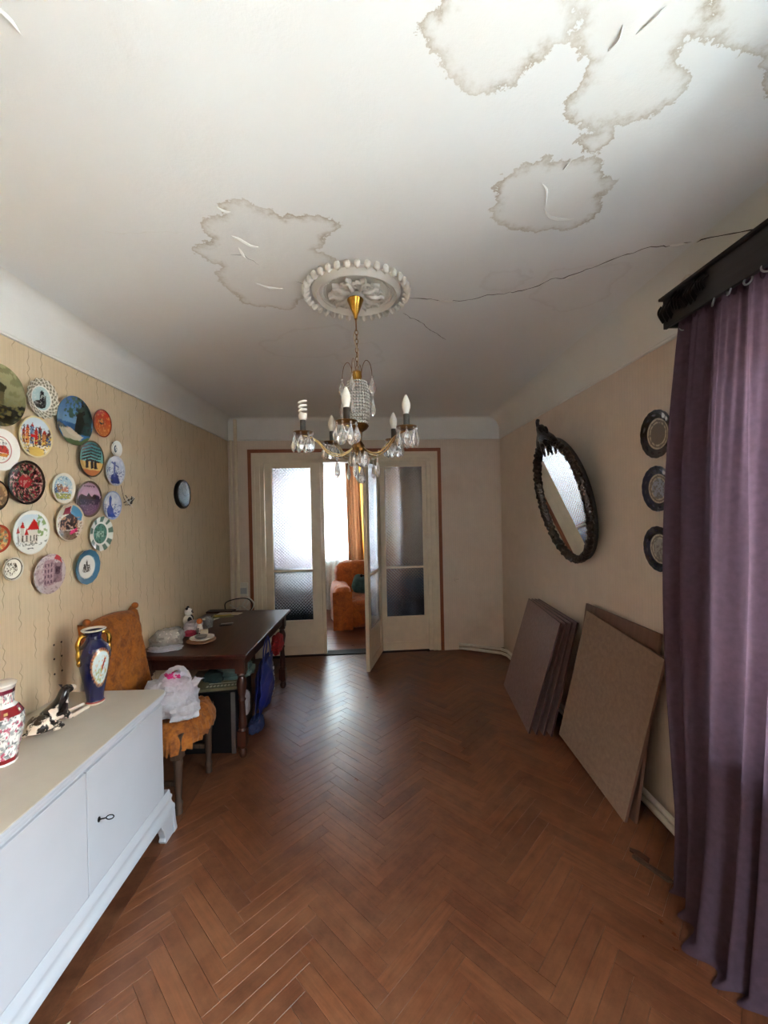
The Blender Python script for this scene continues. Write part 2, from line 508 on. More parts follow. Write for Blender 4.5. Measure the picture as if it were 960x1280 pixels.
# ------------------------------------------------------------------ mesh building
class MB:
    def __init__(self):
        self.v, self.f, self.mi, self.col = [], [], [], None

    def add(self, v, f, mi=0):
        o = len(self.v)
        self.v += [tuple(p) for p in v]
        self.f += [tuple(i + o for i in q) for q in f]
        self.mi += [mi] * len(f)
        return self

    def box(self, x0, x1, y0, y1, z0, z1, mi=0):
        v = [(x0, y0, z0), (x1, y0, z0), (x1, y1, z0), (x0, y1, z0), (x0, y0, z1), (x1, y0, z1), (x1, y1, z1), (x0, y1, z1)]
        return self.add(v, [(3, 2, 1, 0), (4, 5, 6, 7), (0, 1, 5, 4), (1, 2, 6, 5), (2, 3, 7, 6), (3, 0, 4, 7)], mi)

    def prism(self, poly, axis, a, b, mi=0):
        """Extrude a 2-D polygon along an axis ('x': poly is (y,z); 'y': (x,z); 'z': (x,y))."""
        n = len(poly)
        def P(p, t):
            return {'x': (t, p[0], p[1]), 'y': (p[0], t, p[1]), 'z': (p[0], p[1], t)}[axis]
        v = [P(p, a) for p in poly] + [P(p, b) for p in poly]
        f = [tuple(range(n)), tuple(range(2 * n - 1, n - 1, -1))]
        f += [(i, n + i, n + (i + 1) % n, (i + 1) % n) for i in range(n)]
        return self.add(v, f, mi)

    def tube(self, pts, r, seg=8, closed=False, cap=True, mi=0):
        pts = [Vector(p) for p in pts]
        n = len(pts)
        rs = r if isinstance(r, (list, tuple)) else [r] * n
        up = None
        rings = []
        for i, p in enumerate(pts):
            if closed:
                t = pts[(i + 1) % n] - pts[i - 1]
            else:
                t = pts[min(i + 1, n - 1)] - pts[max(i - 1, 0)]
            t.normalize()
            if up is None:
                up = Vector((0, 0, 1)) if abs(t.z) < 0.9 else Vector((1, 0, 0))
            a = t.cross(up)
            if a.length < 1e-5:
                a = t.cross(Vector((0.3, 1, 0.2)))
            a.normalize()
            b = a.cross(t).normalized()
            up = b
            rings.append([p + a * (rs[i] * math.cos(2 * PI * k / seg)) + b * (rs[i] * math.sin(2 * PI * k / seg)) for k in range(seg)])
        v = [q for ring in rings for q in ring]
        f = []
        m = n if closed else n - 1
        for i in range(m):
            j = (i + 1) % n
            for k in range(seg):
                l = (k + 1) % seg
                f.append((i * seg + k, i * seg + l, j * seg + l, j * seg + k))
        if cap and not closed:
            f.append(tuple(reversed(range(seg))))
            f.append(tuple(range((n - 1) * seg, n * seg)))
        return self.add(v, f, mi)

    def lathe(self, prof, seg=24, c=(0, 0, 0), mi=0, cap=True, mats=None):
        v, f, mm = [], [], []
        n = len(prof)
        for r, z in prof:
            for k in range(seg):
                a = 2 * PI * k / seg
                v.append((c[0] + r * math.cos(a), c[1] + r * math.sin(a), c[2] + z))
        for i in range(n - 1):
            for k in range(seg):
                l = (k + 1) % seg
                f.append((i * seg + k, i * seg + l, (i + 1) * seg + l, (i + 1) * seg + k))
        if cap:
            if prof[0][0] > 1e-6:
                f.append(tuple(reversed(range(seg))))
            if prof[-1][0] > 1e-6:
                f.append(tuple(range((n - 1) * seg, n * seg)))
        return self.add(v, f, mi)

    def ball(self, c, r, seg=10, rings=6, s=(1, 1, 1), mi=0):
        prof = [(math.sin(PI * i / rings), -math.cos(PI * i / rings)) for i in range(rings + 1)]
        v, f = [], []
        for q, z in prof:
            for k in range(seg):
                a = 2 * PI * k / seg
                v.append((c[0] + r * s[0] * q * math.cos(a), c[1] + r * s[1] * q * math.sin(a), c[2] + r * s[2] * z))
        for i in range(rings):
            for k in range(seg):
                l = (k + 1) % seg
                f.append((i * seg + k, i * seg + l, (i + 1) * seg + l, (i + 1) * seg + k))
        return self.add(v, f, mi)

    def grid(self, fn, nu, nv, mi=0):
        v = [fn(i / nu, j / nv) for j in range(nv + 1) for i in range(nu + 1)]
        w = nu + 1
        f = [(j * w + i, j * w + i + 1, (j + 1) * w + i + 1, (j + 1) * w + i) for j in range(nv) for i in range(nu)]
        return self.add(v, f, mi)

    def xf(self, mtx, start=0):
        self.v = self.v[:start] + [tuple(mtx @ Vector(p)) for p in self.v[start:]]
        return self

    def mesh(self, name, mats):
        me = bpy.data.meshes.new(name)
        me.from_pydata(self.v, [], self.f)
        mats = mats if isinstance(mats, (list, tuple)) else [mats]
        for m in mats:
            me.materials.append(MAT[m] if isinstance(m, str) else m)
        if len(mats) > 1:
            me.polygons.foreach_set('material_index', self.mi)
        return me

    def build(self, name, mats, parent=None, loc=(0, 0, 0), rot=(0, 0, 0), smooth=None, bevel=0.0, matrix=None, clean=True):
        me = self.mesh(name, mats)
        if clean:
            me.validate()
        if smooth is not None:
            me.shade_smooth()
            if smooth < 180:
                me.set_sharp_from_angle(angle=math.radians(smooth))
        return place(name, me, parent, loc, rot, bevel, matrix)


def place(name, me, parent=None, loc=(0, 0, 0), rot=(0, 0, 0), bevel=0.0, matrix=None):
    o = bpy.data.objects.new(name, me)
    C.objects.link(o)
    o.parent = parent
    if matrix is not None:
        o.matrix_local = matrix
    else:
        o.location, o.rotation_euler = loc, rot
    if bevel:
        b = o.modifiers.new('bevel', 'BEVEL')
        b.width, b.segments, b.limit_method, b.angle_limit = bevel, 2, 'ANGLE', math.radians(40)
        b.harden_normals = False
    return o


def tag(o, label, cat, group=None):
    o['label'], o['category'] = label, cat
    if group:
        o['group'] = group
    return o


def struct(o):
    o['kind'] = 'structure'
    return o


def thing(name, label, cat, loc=(0, 0, 0), rot=(0, 0, 0), group=None, matrix=None):
    o = bpy.data.objects.new(name, None)
    o.empty_display_size = 0.05
    C.objects.link(o)
    if matrix is not None:
        o.matrix_world = matrix
    else:
        o.location, o.rotation_euler = loc, rot
    return tag(o, label, cat, group)


def frame_mtx(origin, xa, ya):
    xa = Vector(xa).normalized()
    ya = Vector(ya)
    ya = (ya - xa * ya.dot(xa)).normalized()
    za = xa.cross(ya)
    m = Matrix.Identity(4)
    for i in range(3):
        m[i][0], m[i][1], m[i][2], m[i][3] = xa[i], ya[i], za[i], origin[i]
    return m


def arc(cx, cy, r, a0, a1, n):
    return [(cx + r * math.cos(a0 + (a1 - a0) * i / n), cy + r * math.sin(a0 + (a1 - a0) * i / n)) for i in range(n + 1)]


def spline(pts, n=8):
    """Catmull-Rom through points."""
    P = [Vector(p) for p in pts]
    P = [P[0] * 2 - P[1]] + P + [P[-1] * 2 - P[-2]]
    out = []
    for i in range(1, len(P) - 2):
        for k in range(n):
            t = k / n
            a, b, c, d = P[i - 1], P[i], P[i + 1], P[i + 2]
            out.append(0.5 * ((2 * b) + (c - a) * t + (2 * a - 5 * b + 4 * c - d) * t * t + (3 * b - a - 3 * c + d) * t ** 3))
    out.append(P[-2])
    return out


def fbm(p, s=1.0, seed=0.0):
    return mnoise.fractal(Vector((p[0] * s + seed, p[1] * s - seed * 1.7, p[2] * s + seed * 0.6)), 0.8, 2.1, 4)


def sdf_poly(px, py, poly):
    """Signed distance (negative inside) from numpy points to a polygon."""
    d = np.full(px.shape, 1e9)
    ins = np.zeros(px.shape, bool)
    n = len(poly)
    for i in range(n):
        ax, ay = poly[i]
        bx, by = poly[(i + 1) % n]
        ex, ey = bx - ax, by - ay
        wx, wy = px - ax, py - ay
        t = np.clip((wx * ex + wy * ey) / (ex * ex + ey * ey + 1e-12), 0, 1)
        d = np.minimum(d, (wx - ex * t) ** 2 + (wy - ey * t) ** 2)
        c = (ay > py) != (by > py)
        with np.errstate(divide='ignore', invalid='ignore'):
            xx = ex * (py - ay) / (ey if ey != 0 else 1e-12) + ax
        ins ^= c & (px < xx)
    return np.where(ins, -np.sqrt(d), np.sqrt(d))


# ================================================================== THE SETTING
def set_grain(me, g):
    a = me.attributes.new('grain', 'FLOAT_VECTOR', 'POINT')
    a.data.foreach_set('vector', np.asarray(g, dtype=np.float32).ravel())


def back_y(x):
    return YB0 + KB * x


BM = Matrix.Translation((0, YB0, 0)) @ Matrix.Rotation(math.atan(KB), 4, 'Z')   # frame of the back wall

# --- floor: dark bed, herringbone planks, border boards
floor = struct(MB().box(XL - 0.1, XR + 0.1, YF - 0.1, 5.12, -0.06, -0.006).build('floor', 'joint'))
L_P, W_P = 0.424, 0.0655
X0_P = 0.014
BORDER_X = -1.135


def clip_poly(poly, inside, inter):
    out = []
    for i in range(len(poly)):
        a, b = poly[i - 1], poly[i]
        if inside(b):
            if not inside(a):
                out.append(inter(a, b))
            out.append(b)
        elif inside(a):
            out.append(inter(a, b))
    return out


def clip_half(poly, nx, ny, c):
    """keep nx*x + ny*y <= c"""
    ins = lambda p: nx * p[0] + ny * p[1] <= c + 1e-9
    def it(a, b):
        da, db = nx * a[0] + ny * a[1] - c, nx * b[0] + ny * b[1] - c
        t = da / (da - db)
        return (a[0] + (b[0] - a[0]) * t, a[1] + (b[1] - a[1]) * t)
    return clip_poly(poly, ins, it)


def plank_geo(poly, zt, ch=0.0004, zb=-0.012):
    """Chamfered plank from its outline; returns verts, faces."""
    n = len(poly)
    cx = sum(p[0] for p in poly) / n
    cy = sum(p[1] for p in poly) / n
    ins = []
    for p in poly:
        d = math.hypot(p[0] - cx, p[1] - cy) + 1e-6
        ins.append((p[0], p[1]))
    # inset along edge normals
    q = []
    for i in range(n):
        a, b, c = poly[i - 1], poly[i], poly[(i + 1) % n]
        e1 = Vector((b[0] - a[0], b[1] - a[1])).normalized() if (b[0] - a[0]) ** 2 + (b[1] - a[1]) ** 2 > 1e-12 else Vector((1, 0))
        e2 = Vector((c[0] - b[0], c[1] - b[1])).normalized() if (c[0] - b[0]) ** 2 + (c[1] - b[1]) ** 2 > 1e-12 else Vector((0, 1))
        nn = Vector((-e1.y, e1.x)) + Vector((-e2.y, e2.x))
        if nn.length < 1e-6:
            nn = Vector((0, 0))
        else:
            nn = nn / max(0.3, nn.length_squared / 2)
        q.append((b[0] + nn.x * ch, b[1] + nn.y * ch))
    zz = zt if callable(zt) else (lambda x, y: zt)
    v = [(p[0], p[1], zb) for p in poly] + [(p[0], p[1], zz(*p) - ch) for p in poly] + [(p[0], p[1], zz(*p)) for p in q]
    f = [(i, (i + 1) % n, n + (i + 1) % n, n + i) for i in range(n)]
    f += [(n + i, n + (i + 1) % n, 2 * n + (i + 1) % n, 2 * n + i) for i in range(n)]
    f.append(tuple(range(2 * n, 3 * n)))
    return v, f


rng = random.Random(5)
s2 = math.sqrt(0.5)
planks = []
for mcol in range(-6, 7):
    for k in range(-60, 130):
        for kind in (0, 1):
            a, b = k * W_P + mcol * L_P, k * W_P - mcol * L_P
            if kind == 0:
                ra, rb, la, lb = a, b, L_P, W_P
            else:
                ra, rb, la, lb = a + L_P, b + W_P - L_P, W_P, L_P
            g = 0.0006
            rect = [(ra + g, rb + g), (ra + la - g, rb + g), (ra + la - g, rb + lb - g), (ra + g, rb + lb - g)]
            w = [((p - q) * s2 + X0_P, (p + q) * s2 + 1.0) for p, q in rect]
            cx = sum(p[0] for p in w) / 4
            cy = sum(p[1] for p in w) / 4
            if cx < BORDER_X - 0.3 or cx > XR + 0.3 or cy < YF - 0.3 or cy > 5.4:
                continue
            c = clip_half(w, -1, 0, -BORDER_X)
            c = clip_half(c, 1, 0, XR - 0.002)
            c = clip_half(c, 0, -1, -(YF + 0.002))
            c = clip_half(c, -KB, 1, YB0 - 0.012)
            if len(c) < 3:
                continue
            ar = 0.5 * abs(sum(c[i - 1][0] * c[i][1] - c[i][0] * c[i - 1][1] for i in range(len(c))))
            if ar < 0.0006:
                continue
            d = Vector((cx, cy, -CAM_Z))
            dep = d.dot(fwd)
            vis = dep > 0.2 and abs(d.dot(cr) / dep) * F_PX < 490 and abs(d.dot(cu) / dep) * F_PX < 660 and cx > -1.12
            planks.append((0 if vis else 1, dep if vis else 99, kind, c, ar, (cx, cy), ar > L_P * W_P * 0.97))
planks.sort(key=lambda t: (t[0], t[1]))
shared = {}
for kind in (0, 1):
    g = 0.0006
    poly = [(-L_P / 2 + g, -W_P / 2 + g), (L_P / 2 - g, -W_P / 2 + g), (L_P / 2 - g, W_P / 2 - g), (-L_P / 2 + g, W_P / 2 - g)]
    v, f = plank_geo(poly, 0.0)
    me = MB().add(v, f).mesh('plank', 'parquet')
    set_grain(me, v)
    shared[kind] = me
rest = MB()
rest_g = []
for i, (_, _, kind, c, ar, (cx, cy), full) in enumerate(planks):
    ang = PI / 4 if kind == 0 else 3 * PI / 4
    tx, ty, dz = rng.gauss(0, 0.004), rng.gauss(0, 0.0022), rng.gauss(0, 0.0003)
    if i < 300:
        if full:
            o = place('plank', shared[kind], floor, (cx, cy, dz), (tx, ty, ang))
        else:
            ca, sa = math.cos(-ang), math.sin(-ang)
            loc = [((p[0] - cx) * ca - (p[1] - cy) * sa, (p[0] - cx) * sa + (p[1] - cy) * ca) for p in c]
            v, f = plank_geo(loc, 0.0)
            me = MB().add(v, f).mesh('plank', 'parquet')
            set_grain(me, v)
            o = place('plank', me, floor, (cx, cy, dz), (0, 0, ang))
    else:
        v, f = plank_geo(c, dz)
        rest.add(v, f)
        ca, sa = math.cos(-ang), math.sin(-ang)
        off = rng.random() * 40
        rest_g += [((p[0] - cx) * ca - (p[1] - cy) * sa + off, (p[0] - cx) * sa + (p[1] - cy) * ca, 0) for p in v]
me = rest.mesh('herringbone_planks', 'parquet')
set_grain(me, rest_g)
o = place('herringbone_planks', me, floor)
o['kind'] = 'stuff'
# border boards along the left wall
bx = [XL + 0.002, -1.53, -1.335, BORDER_X - 0.001]
for i in range(3):
    y = YF
    while y < back_y(-1.4) - 0.03:
        y2 = min(y + rng.uniform(1.4, 2.0), back_y(-1.4) - 0.02)
        p = [(bx[i] + 0.0008, y + 0.001), (bx[i + 1] - 0.0008, y + 0.001), (bx[i + 1] - 0.0008, y2 - 0.001), (bx[i] + 0.0008, y2 - 0.001)]
        v, f = plank_geo(p, 0.0012)
        me = MB().add(v, f).mesh('border_board', 'border')
        set_grain(me, [(q[1] + i * 3.1, q[0], 0) for q in v])
        place('border_board', me, floor)
        y = y2

# --- walls
struct(MB().box(XL - 0.18, XL, YF - 0.15, 5.2, -0.05, H + 0.05).build('wall_left', 'wall'))
wr = MB()
y0, y1, z0, z1 = WIN1
wr.box(XR, XR + 0.26, y1, 5.25, -0.05, H + 0.05)
wr.box(XR, XR + 0.26, YF - 0.15, y0, -0.05, H + 0.05)
wr.box(XR, XR + 0.26, y0, y1, -0.05, z0)
wr.box(XR, XR + 0.26, y0, y1, z1, H + 0.05)
struct(wr.build('wall_right', 'wall_plain'))
x0, x1, z0, z1 = ADDED_WIN
wfr = MB()
wfr.box(XL, x0, YF - 0.15, YF, -0.05, H + 0.05)
wfr.box(x1, XR, YF - 0.15, YF, -0.05, H + 0.05)
wfr.box(x0, x1, YF - 0.15, YF, -0.05, z0)
wfr.box(x0, x1, YF - 0.15, YF, z1, H + 0.05)
struct(wfr.build('wall_front', 'wall_plain'))
win = struct(bpy.data.objects.new('added_window', None))  # added out of view; brightens the far end of the room
C.objects.link(win)
wf = MB()
for (a, b, c, d) in [(x0, x0 + 0.06, z0, z1), (x1 - 0.06, x1, z0, z1), (x0 + 0.06, x1 - 0.06, z0, z0 + 0.06), (x0 + 0.06, x1 - 0.06, z1 - 0.06, z1), ((x0 + x1) / 2 - 0.035, (x0 + x1) / 2 + 0.035, z0 + 0.06, z1 - 0.06)]:
    wf.box(a, b, YF - 0.11, YF - 0.06, c, d)
wf.build('window_frame', 'frost', win)
for a, b in ((x0 + 0.06, (x0 + x1) / 2 - 0.035), ((x0 + x1) / 2 + 0.035, x1 - 0.06)):
    MB().box(a, b, YF - 0.09, YF - 0.084, z0 + 0.06, z1 - 0.06).build('pane', 'clear', win)
DX0, DX1, DZ = -1.47, 0.79, 2.455      # door opening in the back-wall frame
wb = MB()
wb.box(-2.2, DX0, 0, 0.14, -0.05, H + 0.05)
wb.box(DX1, 2.5, 0, 0.14, -0.05, H + 0.05)
wb.box(DX0, DX1, 0, 0.14, DZ, H + 0.05)
struct(wb.build('wall_back', 'wall_plain', matrix=BM))

# --- plaster frieze with a rounded turn into the ceiling
def frieze(r, t=0.012):
    """Profile in (distance from wall, z)."""
    p = [(-0.02, COVE - 0.006), (t + 0.004, COVE - 0.006), (t + 0.006, COVE + 0.004), (t, COVE + 0.012), (t, H - r)]
    p += [(t + r - r * math.cos(a), H - r + r * math.sin(a)) for a in [PI / 2 * i / 8 for i in range(1, 9)]]
    p += [(t + r, H + 0.02), (-0.02, H + 0.02)]
    return p


struct(MB().prism([(XL + d, z) for d, z in frieze(0.06)], 'y', YF, 5.0).build('trim_1', 'plaster', smooth=35))
struct(MB().prism([(XR - d, z) for d, z in frieze(0.15)], 'y', YF, 5.1).build('trim_2', 'plaster', smooth=35))
struct(MB().prism([(-d, z) for d, z in frieze(0.05)], 'x', XL, XR).build('trim_3', 'plaster', matrix=BM, smooth=35))

# --- ceiling with stains
ST = {
 'L': [(-0.549, 1.505), (-0.443, 1.492), (-0.416, 1.52), (-0.398, 1.548), (-0.354, 1.541), (-0.332, 1.583), (-0.3, 1.556), (-0.255, 1.574), (-0.191, 1.575), (-0.149, 1.584), (-0.115, 1.627), (-0.129, 1.66), (-0.173, 1.693), (-0.203, 1.747), (-0.238, 1.784), (-0.175, 1.825), (-0.147, 1.856), (-0.14, 1.921), (-0.191, 1.966), (-0.265, 2.013), (-0.323, 2.116), (-0.361, 2.171), (-0.429, 2.291), (-0.479, 2.306), (-0.534, 2.273), (-0.637, 2.255), (-0.688, 2.223), (-0.684, 2.123), (-0.731, 2.056), (-0.722, 1.958), (-0.677, 1.891), (-0.709, 1.859), (-0.757, 1.797), (-0.751, 1.769), (-0.667, 1.723), (-0.634, 1.697), (-0.665, 1.663), (-0.65, 1.614), (-0.616, 1.583), (-0.563, 1.569), (-0.536, 1.54)],
 'A': [(0.1, 0.6), (0.167, 0.885), (0.171, 0.932), (0.133, 0.94), (0.112, 0.955), (0.119, 0.978), (0.149, 1.002), (0.166, 1.025), (0.195, 1.027), (0.201, 1.063), (0.231, 1.087), (0.272, 1.112), (0.316, 1.12), (0.366, 1.111), (0.395, 1.091), (0.411, 1.063), (0.425, 1.035), (0.449, 1.001), (0.478, 0.98), (0.5, 0.961), (0.476, 0.938), (0.453, 0.883), (0.4, 0.6)],
 'B': [(0.4, 0.7), (0.441, 0.884), (0.49, 0.931), (0.499, 0.976), (0.497, 1.001), (0.567, 1.035), (0.546, 1.053), (0.558, 1.077), (0.588, 1.086), (0.559, 1.111), (0.542, 1.143), (0.563, 1.176), (0.617, 1.206), (0.684, 1.224), (0.743, 1.206), (0.811, 1.188), (0.847, 1.159), (0.874, 1.121), (0.865, 1.076), (0.833, 1.048), (0.791, 1.039), (0.764, 0.984), (0.81, 0.975), (0.812, 0.945), (0.768, 0.882), (0.75, 0.7)],
 'C': [(0.72, 0.7), (0.759, 0.882), (0.791, 0.952), (0.763, 0.976), (0.767, 0.988), (0.825, 0.983), (0.887, 1.0), (0.954, 1.021), (0.993, 1.021), (1.047, 1.071), (1.121, 1.132), (1.267, 1.177), (1.3, 0.7)],
 'D': [(0.638, 1.237), (0.736, 1.224), (0.753, 1.243), (0.752, 1.283), (0.714, 1.304), (0.671, 1.304), (0.642, 1.269)],
 'E': [(0.427, 1.443), (0.449, 1.401), (0.491, 1.37), (0.528, 1.332), (0.575, 1.311), (0.607, 1.34), (0.654, 1.332), (0.701, 1.325), (0.751, 1.325), (0.774, 1.355), (0.811, 1.387), (0.852, 1.411), (0.86, 1.437), (0.843, 1.481), (0.875, 1.537), (0.882, 1.578), (0.867, 1.62), (0.809, 1.659), (0.732, 1.663), (0.674, 1.674), (0.59, 1.662), (0.507, 1.617), (0.449, 1.544), (0.476, 1.515), (0.451, 1.478)],
}
FAINT = [[(-0.75, 2.75), (-0.45, 2.55), (-0.2, 2.5), (-0.1, 2.62), (-0.2, 2.95), (-0.45, 3.05), (-0.7, 2.98)],
         [(0.55, 1.95), (0.72, 1.9), (0.78, 2.02), (0.7, 2.15), (0.56, 2.12)],
         [(0.9, 1.95), (1.2, 1.9), (1.3, 2.2), (1.1, 2.35), (0.85, 2.2)],
         [(-0.3, 2.9), (0.0, 2.75), (0.1, 3.1), (-0.15, 3.3)]]
NX, NY = 164, 330
gx = np.linspace(XL, XR, NX + 1)
gy = np.linspace(YF, 5.15, NY + 1)
PX, PY = np.meshgrid(gx, gy)
stain = np.full(PX.shape, 1.0)
for poly in ST.values():
    d = sdf_poly(PX, PY, poly)
    # where two stains overlap keep both tide lines: the shallower depth wins inside
    both = (stain < 0) & (d < 0)
    stain = np.where(both, np.maximum(stain, d), np.minimum(stain, d))
faint = np.full(PX.shape, 1.0)
for poly in FAINT:
    faint = np.minimum(faint, sdf_poly(PX, PY, poly))
Z = np.full(PX.shape, H)
for (bx_, by_, br, bh) in [(-0.55, 0.98, 0.07, 0.005), (-0.50, 1.16, 0.10, 0.006), (0.62, 1.5, 0.08, 0.006), (0.72, 1.56, 0.05, 0.005),
                           (0.62, 0.95, 0.06, 0.008), (0.66, 1.05, 0.04, 0.006), (-0.42, 1.95, 0.10, 0.006), (-0.5, 1.68, 0.06, 0.005)]:
    q = ((PX - bx_) ** 2 + (PY - by_) ** 2) / br ** 2
    rip = 0.6 + 0.4 * np.sin(PX * 190 + np.sin(PY * 150) * 2) * np.sin(PY * 160 + PX * 40)
    Z -= bh * np.exp(-q * 2) * rip
cb = MB()
cb.v = list(zip(PX.ravel().tolist(), PY.ravel().tolist(), Z.ravel().tolist()))
w = NX + 1
cb.f = [(j * w + i, (j + 1) * w + i, (j + 1) * w + i + 1, j * w + i + 1) for j in range(NY) for i in range(NX)]
cb.mi = [0] * len(cb.f)
me = cb.mesh('ceiling', 'ceiling')
me.attributes.new('stain', 'FLOAT', 'POINT').data.foreach_set('value', stain.ravel().astype(np.float32))
me.attributes.new('faint', 'FLOAT', 'POINT').data.foreach_set('value', faint.ravel().astype(np.float32))
me.shade_smooth()
ceiling = struct(place('ceiling', me))
struct(MB().box(XL - 0.2, XR + 0.28, YF - 0.2, 5.3, H + 0.06, H + 0.2).build('roof_slab', 'plaster'))


def crack(pts, width, name='crack', mat='crack', zoff=0.0):
    """Jagged thin crack strip hanging in the paint film."""
    r = random.Random(len(pts) * 7 + int(width * 1e5))
    P = []
    for i in range(len(pts) - 1):
        a, b = Vector(pts[i]), Vector(pts[i + 1])
        n = max(2, int((b - a).length / 0.022))
        for k in range(n):
            q = a.lerp(b, k / n)
            q.x += r.gauss(0, 0.0045)
            q.y += r.gauss(0, 0.0045)
            P.append(q)
    P.append(Vector(pts[-1]))
    rad = [max(0.0006, width * (0.35 + 0.9 * abs(mnoise.noise(Vector((i * 0.45, width * 900, 0)))) + 0.3 * r.random())) for i in range(len(P))]
    rad[0] = rad[-1] = 0.0004
    return MB().tube(P, rad, 5).build(name, mat, ceiling)


zc = H + 0.0003
crack([(x, y, zc) for x, y in [(0.196, 2.189), (0.278, 2.191), (0.385, 2.221), (0.53, 2.216), (0.621, 2.17), (0.788, 2.124), (0.851, 2.081), (0.888, 2.029), (0.958, 2.014), (1.034, 1.941), (1.117, 1.861), (1.208, 1.785), (1.298, 1.768), (1.385, 1.745)]], 0.0026)
crack([(1.40, 1.74, H - 0.002), (1.445, 1.69, H - 0.014), (1.49, 1.62, H - 0.042), (1.515, 1.55, H - 0.068), (1.54, 1.46, H - 0.12)], 0.003)
crack([(x, y, zc) for x, y in [(0.177, 2.359), (0.274, 2.447), (0.372, 2.579), (0.496, 2.74)]], 0.0022)
crack([(x, y, zc) for x, y in [(-0.604, 1.809), (-0.544, 1.814), (-0.512, 1.872), (-0.472, 1.916), (-0.42, 1.974), (-0.337, 2.037), (-0.29, 2.04)]], 0.0016)
crack([(x, y, zc) for x, y in [(-1.05, 1.66), (-0.93, 1.665), (-0.8, 1.66), (-0.74, 1.66)]], 0.0013, 'seam_ridge', 'plaster')


def flake(pts, width):
    """Curled strip of peeling paint."""
    P = spline(pts, 6)
    mb = MB()
    n = len(P)
    def fn(u, v):
        i = min(n - 1, int(round(u * (n - 1))))
        p = P[i]
        t = (P[min(i + 1, n - 1)] - P[max(i - 1, 0)])
        s = Vector((-t.y, t.x, 0)).normalized()
        w = 0.55 * width * math.sin(PI * min(max(u, 0.04), 0.96))
        return tuple(p + s * (v - 0.5) * w + Vector((0, 0, -0.006 * v * math.sin(PI * u) - 0.0008)))
    mb.grid(fn, n - 1, 4)
    o = mb.build('paint_flake', 'plaster', ceiling, smooth=180)
    m = o.modifiers.new('thickness', 'SOLIDIFY')
    m.thickness = 0.0015
    return o


flake([(-0.56, 1.685, H), (-0.535, 1.70, H), (-0.50, 1.745, H), (-0.47, 1.755, H)], 0.018)
flake([(-0.555, 1.76, H), (-0.552, 1.79, H), (-0.548, 1.83, H)], 0.02)
flake([(-0.56, 1.52, H), (-0.535, 1.545, H), (-0.515, 1.55, H)], 0.012)
flake([(-0.56, 2.03, H), (-0.5, 2.07, H), (-0.44, 2.08, H)], 0.016)
flake([(0.66, 1.545, H), (0.70, 1.585, H), (0.76, 1.60, H), (0.80, 1.60, H)], 0.022)
flake([(0.60, 1.42, H), (0.63, 1.45, H), (0.65, 1.50, H), (0.66, 1.53, H)], 0.014)
flake([(0.66, 1.32, H), (0.655, 1.34, H), (0.65, 1.365, H)], 0.016)
flake([(0.60, 0.95, H), (0.61, 0.98, H), (0.60, 1.01, H)], 0.010)
flake([(0.68, 0.92, H), (0.66, 0.95, H), (0.64, 0.98, H)], 0.010)
flake([(-0.83, 0.90, H), (-0.80, 0.94, H), (-0.80, 0.98, H)], 0.012)
flake([(0.36, 2.215, H), (0.41, 2.222, H), (0.47, 2.225, H)], 0.018)
flake([(0.95, 2.02, H), (0.985, 2.0, H), (1.02, 1.97, H)], 0.015)
flake([(1.30, 1.765, H), (1.33, 1.76, H), (1.37, 1.75, H)], 0.018)

# --- window in the right wall (beyond the curtain)
y0, y1, z0, z1 = WIN1
win = struct(bpy.data.objects.new('window_1', None))
C.objects.link(win)
wf = MB()
X = XR + 0.11
for (a, b, c, d) in [(y0, y0 + 0.06, z0, z1), (y1 - 0.06, y1, z0, z1), (y0 + 0.06, y1 - 0.06, z0, z0 + 0.06), (y0 + 0.06, y1 - 0.06, z1 - 0.06, z1),
                     ((y0 + y1) / 2 - 0.035, (y0 + y1) / 2 + 0.035, z0 + 0.06, z1 - 0.06)]:
    wf.box(X, X + 0.05, a, b, c, d)
wf.build('window_frame', 'frost', win)
ym = (y0 + y1) / 2
for a, b in ((y0 + 0.06, ym - 0.035), (ym + 0.035, y1 - 0.06)):
    MB().box(X + 0.02, X + 0.026, a, b, z0 + 0.06, z1 - 0.06).build('pane', 'clear', win)
MB().box(XR - 0.12, XR + 0.11, y0 - 0.02, y1 + 0.02, z0 - 0.03, z0 + 0.004).build('window_sill', 'frost', win)

# --- door in the back wall: casing, jambs, two fixed glazed leaves and one open leaf
door = struct(bpy.data.objects.new('door_1', None))
C.objects.link(door)
door.matrix_world = BM
cas = MB()
w_ = 0.040
cas.box(-1.495, -1.495 + w_, -0.018, 0.0, 0.0, 2.475 - w_)
cas.box(0.812 - w_, 0.812, -0.018, 0.0, 0.0, 2.475 - w_)
cas.box(-1.495, 0.812, -0.018, 0.0, 2.475 - w_, 2.475)
cas.build('casing_edge', 'browntrim', door)
fr = MB()
for d, y_ in ((0.0, -0.010), (0.055, -0.002), (0.10, 0.012)):
    x0_, x1_, zt_ = -1.473 + d, 0.790 - d, 2.453 - d * 0.8
    t_ = 0.056
    fr.box(x0_, x0_ + t_, y_, 0.13, 0.0, zt_ - t_)
    fr.box(x1_ - t_, x1_, y_, 0.13, 0.0, zt_ - t_)
    fr.box(x0_, x1_, y_, 0.13, zt_ - t_, zt_)
fr.build('door_frame', 'cream', door, bevel=0.004)
MB().box(-0.655, 0.06, -0.01, 0.15, -0.004, 0.012).build('threshold', 'joint', door, bevel=0.003)


